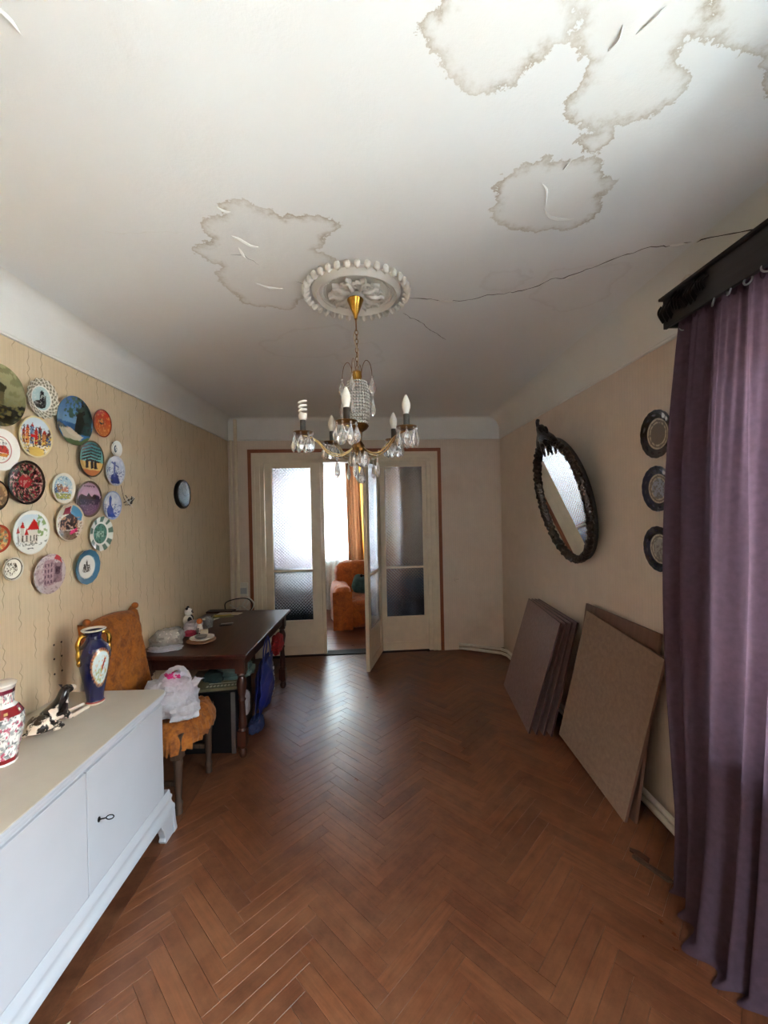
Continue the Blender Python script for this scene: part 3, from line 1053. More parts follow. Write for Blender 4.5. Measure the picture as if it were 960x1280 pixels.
def relief_pane(x0, x1, y, z0, z1, parent, p=0.037, h=0.0085):
    """Glass slab whose far face carries raised diamonds."""
    mb = MB()
    idx = {}
    def vert(x, z, yy):
        k = (round(min(max(x, x0), x1), 5), round(min(max(z, z0), z1), 5), round(yy, 5))
        if k not in idx:
            idx[k] = len(mb.v)
            mb.v.append((k[0], k[2], k[1]))
        return idx[k]
    yb_ = y + 0.004
    def rel(x, z):
        a, b = PI * (x - x0 + z - z0) / p, PI * (x - x0 - z + z0) / p
        return yb_ + h * abs(math.sin(a) * math.sin(b)) ** 0.8
    q = p / 4
    nx, nz = int((x1 - x0) / q) + 1, int((z1 - z0) / q) + 1
    for i in range(nx):
        for j in range(nz):
            xs = [x0 + i * q, x0 + (i + 1) * q]
            zs = [z0 + j * q, z0 + (j + 1) * q]
            if xs[0] >= x1 or zs[0] >= z1:
                continue
            c = [(xs[0], zs[0]), (xs[1], zs[0]), (xs[1], zs[1]), (xs[0], zs[1])]
            c = [(min(a, x1), min(b, z1)) for a, b in c]
            ids = [vert(a, b, rel(a, b) if x0 + 1e-4 < a < x1 - 1e-4 and z0 + 1e-4 < b < z1 - 1e-4 else yb_) for a, b in c]
            # split along the crest lines of the diamonds
            if (i + j) % 2 == 0:
                mb.f += [(ids[0], ids[2], ids[1]), (ids[0], ids[3], ids[2])]
            else:
                mb.f += [(ids[0], ids[3], ids[1]), (ids[1], ids[3], ids[2])]
    o = len(mb.v)
    mb.v += [(x0, y, z0), (x1, y, z0), (x1, y, z1), (x0, y, z1), (x0, yb_, z0), (x1, yb_, z0), (x1, yb_, z1), (x0, yb_, z1)]
    mb.f += [(o, o + 1, o + 2, o + 3), (o, o + 4, o + 5, o + 1), (o + 1, o + 5, o + 6, o + 2), (o + 2, o + 6, o + 7, o + 3), (o + 3, o + 7, o + 4, o)]
    mb.mi = [0] * len(mb.f)
    return mb.build('pane', 'pane', parent, smooth=70, clean=False)


def leaf(x0, x1, zt, gx0, gx1, name='leaf', loc=(0, 0, 0), rotz=0.0, y=0.025, handle=None, zb=0.012):
    """Glazed door leaf: stiles, rails, solid kick panel, two cast-glass panes and a glazing bar."""
    t = 0.04
    g0, g1, bar = 0.42, 2.262, 1.024
    if zt < 2.3:
        g1 = zt - 0.10
    mb = MB()
    mb.box(x0, gx0, y, y + t, zb, zt)
    mb.box(gx1, x1, y, y + t, zb, zt)
    mb.box(gx0, gx1, y, y + t, g1, zt)
    mb.box(gx0, gx1, y, y + t, g0 - 0.07, g0)
    mb.box(gx0, gx1, y + 0.008, y + t - 0.008, 0.115, g0 - 0.07)
    mb.box(gx0, gx1, y, y + t, zb, 0.115)
    o = mb.build(name, 'cream', door, loc=loc, rot=(0, 0, rotz), bevel=0.003)
    MB().box(gx0, gx1, y + 0.004, y + t - 0.004, bar - 0.012, bar + 0.012).build('glazing_bar', 'cream', o, bevel=0.003)
    relief_pane(gx0 + 0.001, gx1 - 0.001, y + 0.016, bar + 0.012, g1 - 0.001, o)
    relief_pane(gx0 + 0.001, gx1 - 0.001, y + 0.016, g0 + 0.001, bar - 0.012, o)
    bd = MB()
    for a, b, c, d in ((gx0, gx0 + 0.008, g0, g1), (gx1 - 0.008, gx1, g0, g1), (gx0 + 0.008, gx1 - 0.008, g0, g0 + 0.008), (gx0 + 0.008, gx1 - 0.008, g1 - 0.008, g1)):
        bd.box(a, b, y + 0.006, y + 0.0155, c, d)
    bd.build('glazing_bead', 'cream', o, bevel=0.002)
    return o


leaf(-1.312, -0.655, 2.366, -1.232, -0.762)
leaf(0.065, 0.632, 2.366, 0.115, 0.590)
# fixed posts beside the opening
MB().box(-0.652, -0.615, 0.02, 0.07, 0.012, 2.366).build('post', 'cream', door, bevel=0.003)
MB().box(0.045, 0.064, 0.02, 0.07, 0.012, 2.366).build('post', 'cream', door, bevel=0.003)
# open leaf, hinged on the right post and swung into the room
ol = leaf(-0.665, 0.0, 2.35, -0.565, -0.10, loc=(0.045, 0.02, 0), rotz=math.radians(73.5), y=-0.02, zb=0.018)
kb = MB()
kb.lathe([(0.0, 0), (0.018, 0.0), (0.018, 0.004), (0.007, 0.008), (0.007, 0.03), (0.016, 0.036), (0.018, 0.046), (0.010, 0.056), (0, 0.057)], 14)
kb.xf(Matrix.Translation((-0.625, 0.02, 1.03)) @ Matrix.Rotation(-PI / 2, 4, 'X'))
kb.build('knob', 'iron', ol, smooth=40)
for hz in (0.3, 1.2, 2.1):
    MB().tube([(0.052, -0.006, hz - 0.05), (0.052, -0.006, hz + 0.05)], 0.008, 8).build('hinge', 'cream', door)

# --- room behind the doors
BX0, BX1 = -2.0, 2.3
back_floor = struct(MB().box(BX0, BX1, 4.9, YFAR, -0.06, -0.008).build('floor_back_room', 'joint'))
yb = 5.13
i = 0
bxs = [BX0 + 0.12 * k for k in range(37)]
yy = 4.86
while yy < YFAR - 0.01:
    y2 = min(yy + 0.105, YFAR)
    cuts = sorted([BX0, BX1] + [rng.uniform(BX0 + 0.5, BX1 - 0.5) for _ in range(1)])
    for a, b in zip(cuts, cuts[1:]):
        poly = [(a + 0.001, yy + 0.001), (b - 0.001, yy + 0.001), (b - 0.001, y2 - 0.001), (a + 0.001, y2 - 0.001)]
        poly = clip_half(poly, KB, -1, -(YB0 + 0.145))
        if len(poly) < 3:
            continue
        v, f = plank_geo(poly, rng.gauss(-0.001, 0.0006))
        me = MB().add(v, f).mesh('floorboard', 'backfloor')
        off = rng.random() * 30
        set_grain(me, [(q[0] + off, q[1], 0) for q in v])
        place('floorboard', me, back_floor)
    yy = y2
x0, x1, z0, z1 = WIN2
wm = MB()
wm.box(BX0, x0, YFAR, YFAR + 0.3, -0.05, H + 0.05)
wm.box(x1, BX1, YFAR, YFAR + 0.3, -0.05, H + 0.05)
wm.box(x0, x1, YFAR, YFAR + 0.3, -0.05, z0)
wm.box(x0, x1, YFAR, YFAR + 0.3, z1, H + 0.05)
struct(wm.build('wall_back_room_far', 'wall_plain'))
struct(MB().box(BX0 - 0.15, BX0, 4.8, YFAR + 0.3, -0.05, H + 0.05).build('wall_back_room_left', 'wall_plain'))
struct(MB().box(BX1, BX1 + 0.15, 5.0, YFAR + 0.3, -0.05, H + 0.05).build('wall_back_room_right', 'wall_plain'))
struct(MB().box(BX0 - 0.15, BX1 + 0.15, 4.86, YFAR + 0.3, H + 0.001, H + 0.15).build('ceiling_back_room', 'plaster'))
struct(MB().box(BX0, BX1, YFAR - 0.015, YFAR, 0.0, 0.07).build('baseboard_far', 'cream', bevel=0.003))
win = struct(bpy.data.objects.new('window_2', None))
C.objects.link(win)
wf = MB()
Y = YFAR + 0.12
xm = [x0, (2 * x0 + x1) / 3, (x0 + 2 * x1) / 3, x1]
wf.box(x0, x1, Y, Y + 0.05, z0, z0 + 0.06)
wf.box(x0, x1, Y, Y + 0.05, z1 - 0.06, z1)
for q in xm:
    a = min(max(q - 0.03, x0), x1 - 0.06)
    wf.box(a, a + 0.06, Y, Y + 0.05, z0 + 0.06, z1 - 0.06)
wf.build('window_frame', 'frost', win)
for a, b in zip(xm, xm[1:]):
    MB().box(a + 0.03, b - 0.03, Y + 0.02, Y + 0.026, z0 + 0.06, z1 - 0.06).build('pane', 'clear', win)
MB().box(x0 - 0.03, x1 + 0.03, YFAR - 0.05, Y, z0 - 0.03, z0 + 0.004).build('window_sill', 'frost', win)

# outside
struct(MB().box(-60, 60, -60, 60, -5.2, -5.0).build('ground_outside', 'outground'))
fac = MB().box(-14, 8, 19.0, 25.0, -5.0, 2.6)
house = thing('house', 'pale rendered house across the street seen through the sheer curtain', 'building', (0, 0, 0))
fac.build('wall', 'facade', house)
for xw in (-9, -6.2, -3.4, -0.6, 2.2):
    for zw in (-3.0, 0.2):
        MB().box(xw, xw + 1.1, 18.96, 19.02, zw, zw + 1.5).build('window', 'facadewin', house)
brick_blocker = struct(bpy.data.objects.new('light_blocker_brick_house', None))  # unseen building added to block low light from the right
C.objects.link(brick_blocker)
MB().box(12.0, 20.0, -18, 16, -5.0, 5.5).build('wall', simple('brown_brick', (136, 120, 108), 0.9, var=0.2, scale=3.0), brick_blocker)
for yw in range(-15, 16, 3):
    for zw in (-3.6, -0.4, 2.6):
        MB().box(11.96, 12.02, yw, yw + 1.2, zw, zw + 1.6).build('window', 'facadewin', brick_blocker)
MB().prism([(11.6, 5.5), (20.4, 5.5), (16.0, 7.5)], 'y', -18.3, 16.3).build('roof', 'browntrim', brick_blocker)
balcony_blocker = struct(bpy.data.objects.new('light_blocker_balcony', None))  # added out of view to keep ground light off the ceiling
C.objects.link(balcony_blocker)
MB().box(-1.9, 1.8, -2.75, YF - 0.15, -0.2, -0.05).build('slab', 'facade', balcony_blocker)
MB().box(-1.9, 1.8, -2.75, -2.65, -0.05, 0.95).build('parapet', 'facadewin', balcony_blocker)
grey_blocker = struct(bpy.data.objects.new('light_blocker_grey_house', None))  # unseen building added behind the camera to cut low ground light
C.objects.link(grey_blocker)
MB().box(-12, 10, -18, -10.5, -5.0, 4.0).build('wall', simple('grey_render', (150, 148, 146), 0.9, var=0.15, scale=3.0), grey_blocker)
for xw in range(-10, 9, 3):
    for zw in (-3.6, -0.4):
        MB().box(xw, xw + 1.2, -10.52, -10.46, zw, zw + 1.6).build('window', 'facadewin', grey_blocker)
MB().prism([(-18.4, 4.0), (-10.1, 4.0), (-14.2, 6.0)], 'x', -12.3, 10.3).build('roof', 'browntrim', grey_blocker)
rf = MB().prism([(18.6, 2.6), (25.4, 2.6), (22.0, 4.2)], 'x', -14.3, 8.3)
rf.build('roof', 'browntrim', house)


# ================================================================== CEILING ROSETTE AND CHANDELIER
RX, RY = -0.071, 2.113
ros = thing('ceiling_rosette', 'round white plaster ceiling rosette with leaf scrolls above the chandelier', 'rosette', (RX, RY, H))
ring = MB()
ring.lathe([(0.228, 0.0), (0.226, -0.010), (0.215, -0.022), (0.204, -0.034), (0.196, -0.024), (0.190, -0.016), (0.178, -0.022), (0.172, -0.014), (0.150, -0.006),
            (0.05, -0.004), (0.0, -0.004)], 72)
ring.build('plaster_disc', 'rosette', ros, smooth=30)
bm_ = MB()
for k in range(64):
    a = 2 * PI * k / 64
    bm_.ball((0.165 * math.cos(a), 0.165 * math.sin(a), -0.013), 0.0042, 6, 4)
o = bm_.build('pearl_row', 'rosette', ros, smooth=180)
o['kind'] = 'stuff'
# outer ring of shells
sh = MB()
def shellfn(u, v):
    a = (u - 0.5) * 1.9
    r_ = 0.012 + 0.040 * v
    wz = math.cos(a) * (0.012 + 0.012 * math.sin(PI * v * 0.9))
    rib = 1 + 0.10 * math.cos(a * 9)
    return (0.222 + r_ * 0.95 + 0.006 * math.cos(a), math.sin(a) * (0.0105 + 0.004 * v) * rib, -1.5 * max(0.0, wz) * rib * (1 if v < 0.98 else 0.6))
sh.grid(shellfn, 10, 6)
sh.ball((0.264, 0, -0.016), 0.016, 10, 7, (0.75, 1, 1.2))
shell_me = sh.mesh('shell', 'rosette')
shell_me.shade_smooth()
for k in range(36):
    place('shell', shell_me, ros, (0, 0, 0), (0, 0, 2 * PI * k / 36 + 0.05))
# acanthus leaves
lf = MB()
def leaffn(u, v):
    s = u
    w = 0.024 * math.sin(PI * min(1, s * 0.95 + 0.05)) * (1 + 0.25 * math.sin(s * 26))
    x = 0.035 + 0.105 * s
    curl = 0.012 + 0.016 * math.sin(PI * s) + (0.014 * (s - 0.8) / 0.2 if s > 0.8 else 0)
    vv = (v - 0.5) * 2
    return (x + 0.006 * abs(vv), vv * w, -(1.5 * curl * (1 - 0.75 * vv * vv) + 0.008 * math.cos(vv * 8)))
lf.grid(leaffn, 16, 8)
leaf_me = lf.mesh('acanthus_leaf', 'rosette')
leaf_me.shade_smooth()
sc = MB()
sp = [(0.10 + 0.028 * math.cos(t) * (1 - t / 12), 0.0 + 0.028 * math.sin(t) * (1 - t / 12), -0.016) for t in [0.5 * i for i in range(18)]]
sc.tube([(p[0], p[1], p[2] - 0.008) for p in sp], 0.008, 6)
scr_me = sc.mesh('scroll', 'rosette')
scr_me.shade_smooth()
for k in range(10):
    place('acanthus_leaf', leaf_me, ros, (0, 0, 0), (0, 0, 2 * PI * k / 10))
    place('scroll', scr_me, ros, (0, 0, 0), (0, 0, 2 * PI * (k + 0.5) / 10))
MB().lathe([(0.045, -0.006), (0.042, -0.022), (0.03, -0.03), (0.0, -0.032)], 24).build('boss', 'rosette', ros, smooth=40)

CH_X, CH_Y = -0.078, 2.10
ch = thing('chandelier', 'five-armed brass chandelier with crystal drops and beaded barrel', 'chandelier', (CH_X, CH_Y, H))
zz = lambda z: z - H
MB().lathe([(0.0, zz(2.803)), (0.040, zz(2.80)), (0.042, zz(2.795)), (0.010, zz(2.715)), (0.007, zz(2.70)), (0.0, zz(2.70))], 28).build('canopy_cone', 'brass', ch, smooth=40)
MB().tube([(0, 0, zz(2.705)), (0.002, 0, zz(2.64))], 0.0035, 8).build('rod', 'oldbrass', ch)
link = MB()
link.tube([(0.0075 * math.cos(t), 0, 0.014 * math.sin(t)) for t in [2 * PI * i / 14 for i in range(14)]], 0.0019, 6, closed=True)
link_me = link.mesh('chain_link', 'oldbrass')
link_me.shade_smooth()
nlk = 9
for k in range(nlk):
    place('chain_link', link_me, ch, (0.002, 0, zz(2.632) - k * 0.0225), (0, 0, (PI / 2) * (k % 2) + 0.4))
MB().tube(spline([(0.0, 0.004, zz(2.65)), (-0.012, 0.006, zz(2.62)), (-0.004, -0.004, zz(2.57)), (0.008, -0.004, zz(2.52)), (0.002, 0.0, zz(2.44))], 8), 0.0032, 8).build('cable', 'cable', ch, smooth=180)
MB().lathe([(0.0, zz(2.442)), (0.012, zz(2.44)), (0.022, zz(2.432)), (0.022, zz(2.392)), (0.03, zz(2.388)), (0.03, zz(2.382)), (0.0, zz(2.38))], 20).build('cap', 'brass', ch, smooth=40)
# beaded barrel
bar = MB()
rows = 14
for r_ in range(rows):
    t = r_ / (rows - 1)
    z = 2.375 - t * 0.205
    rad = 0.040 + 0.017 * math.sin(PI * (0.12 + 0.78 * t)) + 0.004 * t
    for k in range(24):
        a = 2 * PI * k / 24
        bar.ball((rad * math.cos(a), rad * math.sin(a), zz(z)), 0.0068, 8, 5)
o = bar.build('bead_net', 'bead', ch, smooth=180)
o['kind'] = 'stuff'
hp = MB()
for r_ in range(0, rows, 2):
    t = r_ / (rows - 1)
    rad = 0.040 + 0.017 * math.sin(PI * (0.12 + 0.78 * t)) + 0.004 * t - 0.006
    hp.tube([(rad * math.cos(q), rad * math.sin(q), zz(2.375 - t * 0.205)) for q in [2 * PI * i / 24 for i in range(24)]], 0.0013, 5, closed=True)
hp.build('hoop', 'oldbrass', ch)
# hub under the barrel
MB().lathe([(0.0, zz(2.17)), (0.05, zz(2.168)), (0.056, zz(2.155)), (0.045, zz(2.14)), (0.022, zz(2.125)), (0.016, zz(2.08)), (0.03, zz(2.06)),
            (0.034, zz(2.04)), (0.026, zz(2.02)), (0.012, zz(2.005)), (0.01, zz(1.975)), (0.018, zz(1.965)), (0.0, zz(1.955))], 24).build('hub', 'oldbrass', ch, smooth=40)
# crystal shapes
def crystal_mesh(name, prof, seg, flat=0.55):
    mb = MB()
    mb.lathe(prof, seg)
    mb.v = [(p[0], p[1] * flat, p[2]) for p in mb.v]
    return mb.mesh(name, 'crystal')
drop_me = crystal_mesh('crystal_drop', [(0.0, 0.0), (0.004, -0.004), (0.010, -0.018), (0.0195, -0.040), (0.021, -0.052), (0.014, -0.070), (0.0, -0.080)], 8)
long_me = crystal_mesh('crystal_drop', [(0.0, 0.0), (0.003, -0.004), (0.005, -0.026), (0.013, -0.060), (0.015, -0.075), (0.010, -0.092), (0.0, -0.102)], 8, 0.7)
button = MB()
button.ball((0, 0, 0), 0.0065, 8, 5, (1, 0.7, 1))
button_me = button.mesh('crystal_button', 'crystal')
# top wire scrolls with drops
for k in range(4):
    a = PI / 4 + k * PI / 2 + 0.5
    ca, sa = math.cos(a), math.sin(a)
    P = spline([(0.022, 0, zz(2.40)), (0.030, 0, zz(2.455)), (0.048, 0, zz(2.485)), (0.068, 0, zz(2.47)), (0.078, 0, zz(2.43)), (0.080, 0, zz(2.405))], 6)
    w_o = MB().tube([(p.x * ca, p.x * sa, p.z) for p in P], 0.0016, 6).build('wire_scroll', 'oldbrass', ch, smooth=180)
    place('crystal_button', button_me, w_o, (0.080 * ca, 0.080 * sa, zz(2.398)), (0, 0, a))
    place('crystal_drop', drop_me, w_o, (0.080 * ca, 0.080 * sa, zz(2.390)), (0, 0, a + 0.8))
    place('crystal_button', button_me, w_o, (0.081 * ca, 0.081 * sa, zz(2.308)), (0, 0, a))
    place('crystal_drop', long_me, w_o, (0.081 * ca, 0.081 * sa, zz(2.30)), (0, 0, a + 0.4))
# arms
cup_prof = [(0.008, 0.0), (0.020, -0.004), (0.040, 0.002), (0.050, 0.012), (0.049, 0.014), (0.038, 0.006), (0.014, 0.006), (0.012, 0.016), (0.0, 0.016)]
arms = [(48, 0.285, 'flame'), (122, 0.30, 'flame'), (190, 0.275, 'spiral'), (262, 0.285, 'flame'), (329, 0.275, 'flame')]
for deg, R_, bulb in arms:
    a = math.radians(deg)
    ca, sa = math.cos(a), math.sin(a)
    P = spline([(0.022, 0, 2.055), (0.05, 0, 2.03), (0.10, 0, 2.012), (0.155, 0, 2.03), (0.20, 0, 2.075), (0.245, 0, 2.10), (R_, 0, 2.105)], 7)
    arm = MB()
    for dz_, s_ in ((0.0, 0.0), (-0.012, 0.006)):
        arm.tube([(p.x * ca - s_ * sa, p.x * sa + s_ * ca, zz(p.z + dz_ * math.sin(PI * min(1, p.x / R_)))) for p in P], 0.0036, 8)
    ao = arm.build('arm', 'paleb', ch, smooth=180)
    cx, cy, cz = R_ * ca, R_ * sa, zz(2.108)
    MB().lathe(cup_prof, 24, (cx, cy, cz)).build('bobeche', 'oldbrass', ao, smooth=40)
    MB().lathe([(0.0, 0.008), (0.0145, 0.008), (0.0145, 0.072), (0.012, 0.074), (0.0, 0.074)], 16, (cx, cy, cz)).build('candle_sleeve', 'sleeve', ao, smooth=40)
    if bulb == 'flame':
        MB().lathe([(0.011, 0.072), (0.013, 0.082), (0.0185, 0.10), (0.0205, 0.113), (0.0185, 0.128), (0.012, 0.148), (0.005, 0.162), (0.0, 0.166)], 18, (cx, cy, cz)).build('bulb', 'bulb', ao, smooth=60)
    else:
        sb = MB()
        sb.lathe([(0.0, 0.072), (0.014, 0.073), (0.020, 0.082), (0.021, 0.098), (0.015, 0.106), (0.0, 0.106)], 18, (cx, cy, cz))
        P2 = [(cx + 0.0165 * math.cos(t), cy + 0.0165 * math.sin(t), cz + 0.104 + 0.0105 * t / PI / 1.0) for t in [0.35 * i for i in range(56)]]
        sb.tube(P2, 0.0058, 7)
        sb.build('spiral_bulb', 'bulb', ao, smooth=50)
    for k in range(8):
        b = 2 * PI * k / 8 + deg
        px, py = cx + 0.047 * math.cos(b), cy + 0.047 * math.sin(b)
        place('crystal_button', button_me, ao, (px, py, cz + 0.002), (0, 0, b))
        place('crystal_drop', drop_me, ao, (px, py, cz - 0.006), (0.06 * math.sin(b * 3), 0.05 * math.cos(b * 5), b + PI / 2 + 0.4 * math.sin(k * 2.1)))
    # drops under the dip of the arm
    place('crystal_button', button_me, ao, (0.11 * ca, 0.11 * sa, zz(1.998)), (0, 0, a))
    place('crystal_drop', long_me, ao, (0.11 * ca, 0.11 * sa, zz(1.99)), (0, 0, a))
    place('crystal_button', button_me, ao, (0.155 * ca, 0.155 * sa, zz(2.044)), (0, 0, a))
for k in range(9):
    b = 2 * PI * k / 9
    place('crystal_drop', drop_me, ch, (0.04 * math.cos(b), 0.04 * math.sin(b), zz(2.03)), (0, 0, b + 0.7))
    if k % 3 == 0:
        place('crystal_drop', long_me, ch, (0.015 * math.cos(b), 0.015 * math.sin(b), zz(1.975)), (0, 0, b))
MB().ball((0.012, 0, zz(1.885)), 0.023, 12, 8).build('crystal_ball', 'crystal', ch)
MB().tube([(0.012, 0, zz(1.905)), (0.008, 0, zz(1.965))], 0.0012, 5).build('hook', 'oldbrass', ch)


# ================================================================== PRINTED PLATES
def vnoise(u, v, s, seed):
    """Cheap smooth value noise on arrays."""
    r = np.random.RandomState(seed)
    T = r.rand(64, 64)
    x, y = (u * s) % 63, (v * s) % 63
    i, j = x.astype(int), y.astype(int)
    fx, fy = x - i, y - j
    fx, fy = fx * fx * (3 - 2 * fx), fy * fy * (3 - 2 * fy)
    a = T[i, j] * (1 - fx) + T[(i + 1) % 64, j] * fx
    b = T[i, (j + 1) % 64] * (1 - fx) + T[(i + 1) % 64, (j + 1) % 64] * fx
    return a * (1 - fy) + b * fy


class Paint:
    """Paints a colour field over unit-disc coordinates u (right), v (up)."""
    def __init__(self, u, v, bg):
        self.u, self.v = u, v
        self.c = np.tile(np.array(lin(bg)), (len(u), 1))

    def fill(self, mask, col, a=1.0):
        m = np.asarray(mask, float)[:, None] * a
        self.c = self.c * (1 - m) + np.array(lin(col)) * m
        return self

    def ell(self, cx, cy, rx, ry, col, a=1.0):
        return self.fill(((self.u - cx) / rx) ** 2 + ((self.v - cy) / ry) ** 2 < 1, col, a)

    def rect(self, x0, y0, x1, y1, col, a=1.0):
        return self.fill((self.u > x0) & (self.u < x1) & (self.v > y0) & (self.v < y1), col, a)

    def poly(self, pts, col, a=1.0):
        return self.fill(sdf_poly(self.u, self.v, pts) < 0, col, a)

    def band(self, r0_, r1_, col, a=1.0):
        r = np.hypot(self.u, self.v)
        return self.fill((r >= r0_) & (r < r1_), col, a)

    def blot(self, s, seed, lo, col, a=1.0, within=None):
        n = vnoise(self.u + 3, self.v + 5, s, seed) * 0.65 + vnoise(self.u + 3, self.v + 5, s * 2.3, seed + 1) * 0.35
        m = n > lo
        if within is not None:
            m &= within(self.u, self.v)
        return self.fill(m, col, a)

    def vgrad(self, y0, y1, c0, c1, within=None):
        t = np.clip((self.v - y0) / (y1 - y0), 0, 1)
        m = (self.v >= y0) & (self.v <= y1)
        if within is not None:
            m &= within(self.u, self.v)
        col = np.array(lin(c0)) * (1 - t[:, None]) + np.array(lin(c1)) * t[:, None]
        self.c[m] = col[m]
        return self


def disc_arrays(rings=30, seg=84):
    u, v = [0.0], [0.0]
    for i in range(1, rings + 1):
        for k in range(seg):
            a = 2 * PI * k / seg
            u.append(i / rings * math.cos(a))
            v.append(i / rings * math.sin(a))
    return np.array(u), np.array(v)


DU, DV = disc_arrays()


def plate_mesh(R, paint, edge_fn=None, lip=0.10, depth=0.012, rim=0.68, rings=30, seg=84):
    """Plate with a foot, a well, a raised rim and a printed front; +Z faces the room."""
    mb = MB()
    v = [(0, 0, 0.010)]
    for i in range(1, rings + 1):
        t = i / rings
        z = 0.010 if t < rim - 0.06 else 0.010 + depth * min(1, (t - rim + 0.06) / (1 - rim + 0.06)) ** 0.8
        for k in range(seg):
            a = 2 * PI * k / seg
            e = edge_fn(a, t) if edge_fn else 1.0
            v.append((R * t * e * math.cos(a), R * t * e * math.sin(a), z))
    nfront = len(v)
    f = [(0, 1 + k, 1 + (k + 1) % seg) for k in range(seg)]
    for i in range(rings - 1):
        for k in range(seg):
            l = (k + 1) % seg
            f.append((1 + i * seg + k, 1 + (i + 1) * seg + k, 1 + (i + 1) * seg + l, 1 + i * seg + l))
    # back
    prof = [(1.0, 0.006 + depth), (0.66, 0.003), (0.62, 0.0), (0.58, 0.0), (0.56, 0.004), (0.0, 0.004)]
    prev = 1 + (rings - 1) * seg
    for t, z in prof[:-1]:
        st = len(v)
        for k in range(seg):
            a = 2 * PI * k / seg
            e = edge_fn(a, 1.0) if edge_fn else 1.0
            v.append((R * t * e * math.cos(a) * 0.995, R * t * e * math.sin(a) * 0.995, z))
        f += [(prev + k, st + k, st + (k + 1) % seg, prev + (k + 1) % seg) for k in range(seg)]
        prev = st
    v.append((0, 0, 0.004))
    f += [(prev + (k + 1) % seg, prev + k, len(v) - 1) for k in range(seg)]
    mb.add(v, f)
    me = mb.mesh('wall_plate', 'print')
    cols = np.ones((len(v), 4), np.float32)
    p = paint(DU, DV)
    cols[:nfront, :3] = p.c
    cols[nfront:, :3] = np.array(p.c[-40:]).mean(0)
    me.color_attributes.new('print', 'FLOAT_COLOR', 'POINT').data.foreach_set('color', cols.ravel())
    me.shade_smooth()
    me.set_sharp_from_angle(angle=math.radians(50))
    return me


def p_olive(u, v):
    p = Paint(u, v, (142, 140, 100)).vgrad(-1, 1, (52, 50, 30), (168, 166, 124))
    p.blot(6, 1, 0.58, (110, 108, 72), 0.6)
    p.poly([(-0.5, -0.2), (0.1, -0.1), (0.35, 0.35), (0.1, 0.45), (-0.3, 0.25), (-0.6, 0.3)], (66, 64, 44))
    p.rect(-0.3, -0.25, 0.25, 0.15, (94, 88, 60)).rect(-0.1, -0.2, 0.05, 0.05, (40, 38, 24))
    p.poly([(-1, -0.9), (1, -0.9), (1, -0.15), (0.4, -0.3), (-0.2, -0.25), (-1, -0.5)], (38, 36, 22))
    return p.blot(9, 4, 0.62, (120, 112, 70), 0.5, lambda a, b: b < 0)


def p_lattice(u, v):
    r, a = np.hypot(u, v), np.arctan2(v, u)
    p = Paint(u, v, (188, 182, 164))
    p.fill((r > 0.66) & (np.sin(a * 18 + r * 30) > 0.1), (70, 66, 52), 0.8)
    p.fill((r > 0.66) & (np.sin(a * 18 - r * 30) > 0.55), (222, 216, 198))
    p.band(0.60, 0.66, (232, 230, 220)).band(0, 0.6, (176, 202, 204))
    p.ell(-0.1, -0.32, 0.38, 0.2, (46, 50, 52)).poly([(-0.12, -0.4), (0.16, -0.4), (0.14, 0.34), (0.0, 0.42), (-0.1, 0.3)], (58, 56, 60))
    p.poly([(0.14, -0.3), (0.3, -0.25), (0.28, 0.2), (0.18, 0.2)], (88, 92, 90))
    return p.blot(14, 3, 0.66, (210, 220, 214), 0.7, lambda x, y: x * x + y * y < 0.34)


def p_tree(u, v):
    p = Paint(u, v, (56, 104, 158)).vgrad(-0.1, 1, (112, 154, 190), (46, 92, 150))
    p.poly([(0.0, -0.5), (0.9, -0.5), (1, 0.5), (0.5, 0.9), (0.2, 0.4)], (40, 58, 54))
    p.blot(9, 11, 0.5, (58, 84, 52), 0.9, lambda x, y: (y > 0.1) & (x > -0.55) & (x < 0.4))
    p.blot(8, 12, 0.5, (26, 40, 44), 0.9, lambda x, y: (x > 0.1) & (y > -0.5))
    p.poly([(-1, -0.25), (-0.2, -0.3), (0.5, -0.6), (0.2, -0.85), (-0.6, -0.8)], (196, 186, 164))
    p.poly([(-0.7, -0.75), (0.3, -0.78), (0.9, -0.5), (0.5, -1), (-0.4, -1)], (80, 100, 62))
    return p.poly([(-0.98, -0.15), (-0.3, -0.32), (-0.9, -0.4)], (44, 56, 50))


def p_red(u, v):
    p = Paint(u, v, (196, 70, 46)).vgrad(-1, 1, (190, 116, 56), (186, 34, 36))
    p.ell(0.05, 0.12, 0.26, 0.2, (52, 30, 22)).ell(0.05, 0.15, 0.13, 0.1, (214, 120, 60))
    p.blot(7, 21, 0.62, (226, 150, 84), 0.7)
    return p.band(0.93, 1.1, (120, 40, 26))


def p_town(u, v):
    p = Paint(u, v, (236, 228, 206)).vgrad(0.1, 1, (214, 226, 232), (196, 214, 226))
    for i, (x, w, h, c) in enumerate([(-0.75, 0.22, 0.35, (150, 60, 48)), (-0.5, 0.2, 0.6, (206, 110, 60)), (-0.25, 0.22, 0.8, (110, 128, 160)), (0.0, 0.2, 0.5, (186, 40, 34)), (0.22, 0.2, 0.66, (84, 74, 84)), (0.45, 0.25, 0.4, (190, 120, 70)), (0.68, 0.2, 0.3, (64, 90, 130))]):
        p.rect(x, -0.35, x + w, h * 0.6, c).poly([(x, h * 0.6), (x + w, h * 0.6), (x + w / 2, h * 0.6 + 0.2)], (160, 44, 36))
    p.blot(13, 31, 0.6, (228, 190, 90), 0.9, lambda x, y: y < 0.2)
    p.blot(15, 33, 0.62, (60, 40, 40), 0.9, lambda x, y: y < 0.5)
    p.poly([(-0.4, -0.95), (0.5, -0.9), (0.3, -0.45), (-0.3, -0.5)], (222, 184, 96))
    p.rect(-0.2, -0.02, 0.15, 0.12, (206, 30, 30))
    return p.band(0.93, 1.1, (226, 210, 164))


